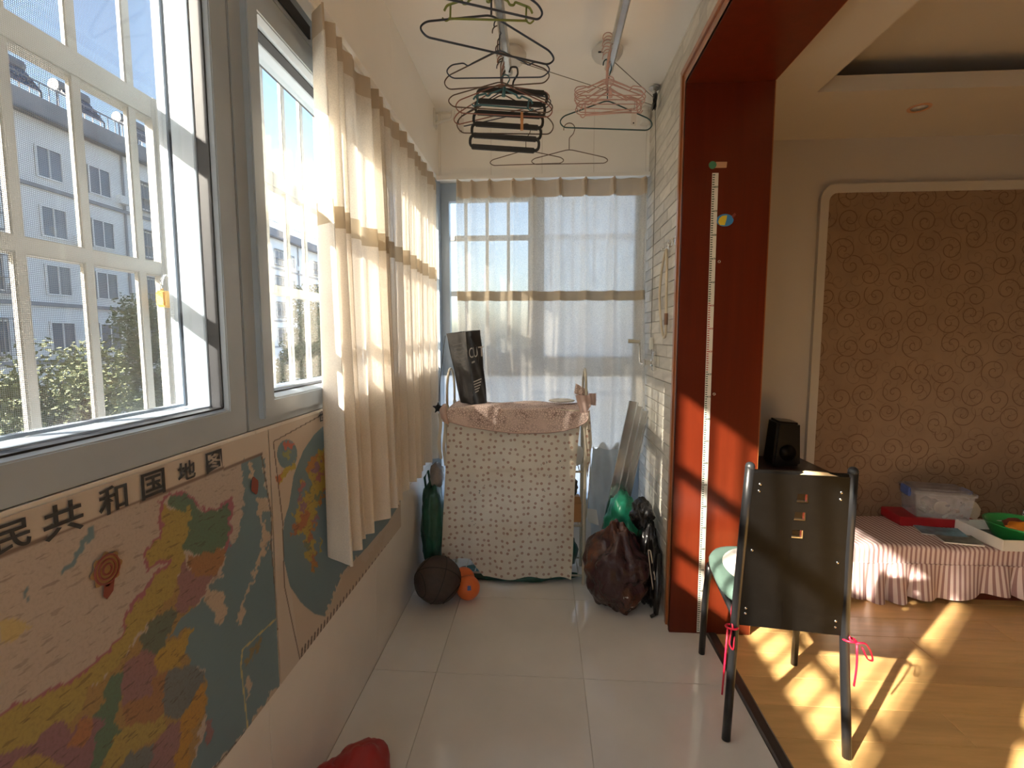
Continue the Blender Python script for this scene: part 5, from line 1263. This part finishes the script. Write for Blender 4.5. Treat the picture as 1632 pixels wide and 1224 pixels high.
# ================================================================== BEDROOM THINGS
BX0, BX1, BY0, BY1, BZ = 1.555, 3.85, 2.575, 3.02, .30
bd = thing('bed', 'low bed with pink and maroon striped ruffled cover by the papered wall', 'bed', ((BX0+BX1)/2, (BY0+BY1)/2, 0))
part('base', MB().box(BX0+.03, BX1-.03, BY0+.045, BY1, 0, .17), M['bed_red'], bd, .004)
part('mattress', MB().box(BX0+.004, BX1-.004, BY0+.006, BY1, .17, BZ-.004), M['cream'], bd, .02)
def cover(u, v):
    x = BX0+(BX1-BX0)*u
    if v < .6: q = v/.6; return (x, BY1-(BY1-BY0-.02)*q, BZ+.004*math.sin(x*9+q*4))
    q = (v-.6)/.4
    if q < .3: a = q/.3*PI/2; return (x, BY0+.02-.02*math.sin(a), BZ-.02+.02*math.cos(a)+.004*math.sin(x*9+4)*math.cos(a))
    return (x, BY0+.003*math.sin(x*14), BZ-.02-.075*(q-.3)/.7)
part('striped_cover', MB().grid(cover, 120, 26), M['stripes'], bd, smooth=True)
def ruf(u, v):
    x = BX0+(BX1-BX0)*u; ph = x*46+2.2*math.sin(x*7.3); a = .004+.030*v*(.7+.4*math.sin(x*11))
    bot = .030+.022*math.sin(x*5.5+1.2)+.010*math.sin(x*17)
    return (x+.012*math.cos(ph)*v, BY0-.004-.010*v+a*math.sin(ph), .207+(bot-.207)*v)
part('ruffle', MB().grid(ruf, 520, 12), M['stripes'], bd, smooth=True)
part('seam', MB().tube([(BX0+(BX1-BX0)*i/60, BY0-.003, .207) for i in range(61)], .003, 5), M['stripes'], bd, smooth=True)
# red box, clear box
solo('red_gift_box', MB().box(-.19, .19, -.090, .090, 0, .052).xf(Matrix.Translation((2.215, 2.925, .306)) @ Matrix.Rotation(math.radians(-3), 4, 'Z')), M['red_card'], 'flat red cardboard box on the bed under the clear storage box', 'box', bevel=.003)
cbx = thing('storage_box', 'clear plastic storage box with lid and blue clips on the red box', 'storage box', (2.245, 2.905, .359), math.radians(-12))
def tap(x0, x1, y0, y1, z0, z1, k): return [(x0*k, y0*k, z0), (x1*k, y0*k, z0), (x1*k, y1*k, z0), (x0*k, y1*k, z0), (x0, y0, z1), (x1, y0, z1), (x1, y1, z1), (x0, y1, z1)]
bb = MB(); o_ = tap(-.140, .140, -.092, .092, 0, .140, .88); i_ = tap(-.136, .136, -.088, .088, .004, .140, .88)
bb.add(o_, [(0,3,2,1), (0,1,5,4), (1,2,6,5), (2,3,7,6), (3,0,4,7)]); bb.add(i_, [(0,1,2,3), (4,5,1,0), (5,6,2,1), (6,7,3,2), (7,4,0,3)])
part('tub', bb, M['clear'], cbx, local=True)
part('lid', MB().hexa(tap(-.148, .148, -.100, .100, .141, .155, 1.0)).hexa(tap(-.128, .128, -.080, .080, .155, .164, 1.0)), M['clear'], cbx, local=True, bevel=.004)
part('rim', MB().tube([(-.144, -.096, .139), (.144, -.096, .139), (.144, .096, .139), (-.144, .096, .139)], .005, 6, True), M['clear'], cbx, local=True)
for s_ in (-1, 1): part('clip', MB().box(s_*.146-.007, s_*.146+.007, -.045, .055, .105, .156), M['blue_toy'], cbx, local=True, bevel=.004)
solo('toy_part', MB().sphere((2.268, 2.885, .404), .036, 16, 10, (1.1, .8, 1)), M['cream'], 'pale round toy inside the clear storage box', 'toy', smooth=True)
solo('toy_part', MB().box(2.315, 2.345, 2.85, 2.88, .366, .402), M['sticker_red'], 'red block inside the clear storage box', 'toy', bevel=.008)
solo('toy_part', MB().box(2.175, 2.235, 2.88, 2.94, .366, .39), M['mag_grey'], 'grey flat piece inside the clear storage box', 'toy', bevel=.006)
# white tray and green basket with toys
wt = thing('white_tray', 'white open cardboard tray on the bed beside the magazines', 'tray', (2.490, 2.73, .303))
part('side', MB().box(2.292, 2.298, 2.53, 2.82, .305, .362), M['paper_white'], wt, .001); part('side', MB().box(2.298, 2.710, 2.53, 2.536, .305, .362), M['paper_white'], wt, .001)
part('side', MB().box(2.710, 2.716, 2.53, 2.82, .305, .362), M['paper_white'], wt, .001); part('side', MB().box(2.298, 2.710, 2.814, 2.82, .305, .362), M['paper_white'], wt, .001)
part('bottom', MB().box(2.298, 2.710, 2.536, 2.814, .305, .309), M['book_dark'], wt)
gt = thing('green_basket', 'round green plastic basket of toys in the white tray', 'basket', (2.525, 2.68, .31))
part('bowl', MB().lathe([(.02, .312), (.115, .312), (.122, .320), (.158, .388), (.163, .392), (.163, .397), (.154, .396), (.116, .322), (.02, .320)], (2.525, 2.68, 0), 40), M['green_tray'], gt, smooth='auto')
random.seed(9)
for k, (dx, dy, dz, rr, mm, lab) in enumerate(((-.05, -.03, .36, .045, 'orange_toy', 'larger orange toy at the front of the green basket'), (.06, -.06, .37, .045, 'orange_toy', 'orange toy at the right of the green basket'), (.0, .05, .36, .04, 'sticker_red', 'red toy at the back of the green basket'), (.08, .03, .365, .03, 'paper_white', 'white toy piece in the green basket'))):
    solo('small_toy', blobmesh((2.525+dx, 2.68+dy, dz-.015), (rr*1.3, rr, rr*.8), 40+k, .3, 2.2, 3, True), M[mm], lab, 'toy', 'toys in the green basket', smooth=True)
solo('plush_toy', blobmesh((2.50, 2.975, .306), (.045, .04, .06), 50, .15, 2, 3, True), M['cream'], 'cream plush toy between clear box and green basket', 'toy', smooth=True)
for k, (x, y, rz, wd, dp, mm, lab) in enumerate(((2.165, 2.755, -18, .20, .13, 'mag_blue', 'open blue magazine lying in front of the red box'), (2.175, 2.648, -12, .17, .115, 'mag_grey', 'grey green magazine at the front edge of the bed'))):
    t_ = thing('magazine', lab, 'magazine', (x, y, .307), math.radians(rz), 'magazines on the bed')
    part('pages', MB().box(-wd/2, wd/2, -dp/2, dp/2, 0, .006), M['paper_white'], t_, local=True)
    part('cover', MB().grid(lambda u, v: (-wd/2+wd*u, -dp/2+dp*v, .007+.008*(u**4)), 10, 4), M[mm], t_, local=True, smooth=True)
for k, (z, mm, lab) in enumerate(((.306, 'book_dark', 'dark book lowest in the stack at the right edge'), (.334, 'mag_grey', 'grey book second in the stack at the right edge'), (.358, 'book_dark', 'dark book third in the stack at the right edge'), (.386, 'book_red', 'red book on top of the stack at the right edge'))):
    t_ = thing('book', lab, 'book', (2.98, 2.93, z), math.radians(-6+4*k), 'books on the bed'); h = (.026, .022, .026, .02)[k]
    part('pages', MB().box(-.155, .155, -.082, .082, .003, h-.003), M['paper_white'], t_, local=True)
    part('cover', MB().box(-.16, .16, -.085, .085, 0, .003).box(-.16, .16, -.085, .085, h-.003, h).box(.157, .16, -.085, .085, 0, h), M[mm], t_, local=True)
# night stand
ns = thing('night_stand', 'dark wooden night stand behind the chair', 'night stand', (1.34, 2.84, 0))
part('body', MB().box(1.17, 1.515, 2.67, 3.03, .04, .625), M['dark_wood'], ns, .003)
part('top', MB().box(1.15, 1.535, 2.65, 3.04, .625, .652), M['dark_wood'], ns, .004)
for z in (.10, .36):
    d = part('drawer', MB().box(1.185, 1.50, 2.655, 2.672, z, z+.24), M['dark_wood'], ns, .003)
    part('knob', MB().sphere((1.342, 2.643, z+.12), .013, 12, 8), M['brass'], d, smooth=True)
sp = thing('desk_speaker', 'black tapered speaker standing on the night stand', 'speaker', (1.36, 2.86, .652))
part('case', MB().hexa([(1.280, 2.79, .653), (1.432, 2.79, .653), (1.432, 2.93, .653), (1.280, 2.93, .653), (1.300, 2.80, .905), (1.425, 2.80, .895), (1.425, 2.92, .900), (1.300, 2.92, .912)]), M['black_paint'], sp, .012)
part('cone', MB().lathe([(.045, 2.786), (.045, 2.789), (.035, 2.794), (.012, 2.797)], (1.355, 0, .73), 24, 'y'), M['black_vinyl'], sp, smooth=True)
sc_ = thing('flat_panel', 'thin black flat panel half hidden behind the red jamb', 'panel', (1.13, 2.90, .652))
part('screen', MB().box(1.02, 1.248, 2.90, 2.915, .665, .955), M['black_paint'], sc_, .004)
part('foot', MB().box(1.155, 1.225, 2.86, 2.95, .652, .665), M['black_plastic'], sc_, .003)
# ceiling downlight
dl = thing('downlight', 'small recessed downlight with painted glint in the bedroom soffit', 'downlight', (1.84, 2.675, 2.498))
part('ring', MB().lathe([(.050, 2.500), (.050, 2.495), (.044, 2.493), (.036, 2.497), (.036, 2.500)], (1.84, 2.675, 0), 28), M['sticker_tan'], dl, smooth='auto')
part('white_glint_lens', MB().lathe([(.034, 2.496), (.022, 2.4985), (.01, 2.4992)], (1.84, 2.675, 0), 24), M['paper_white'], dl, smooth=True)  # white colour stands in for daylight reflected in the unlit lens
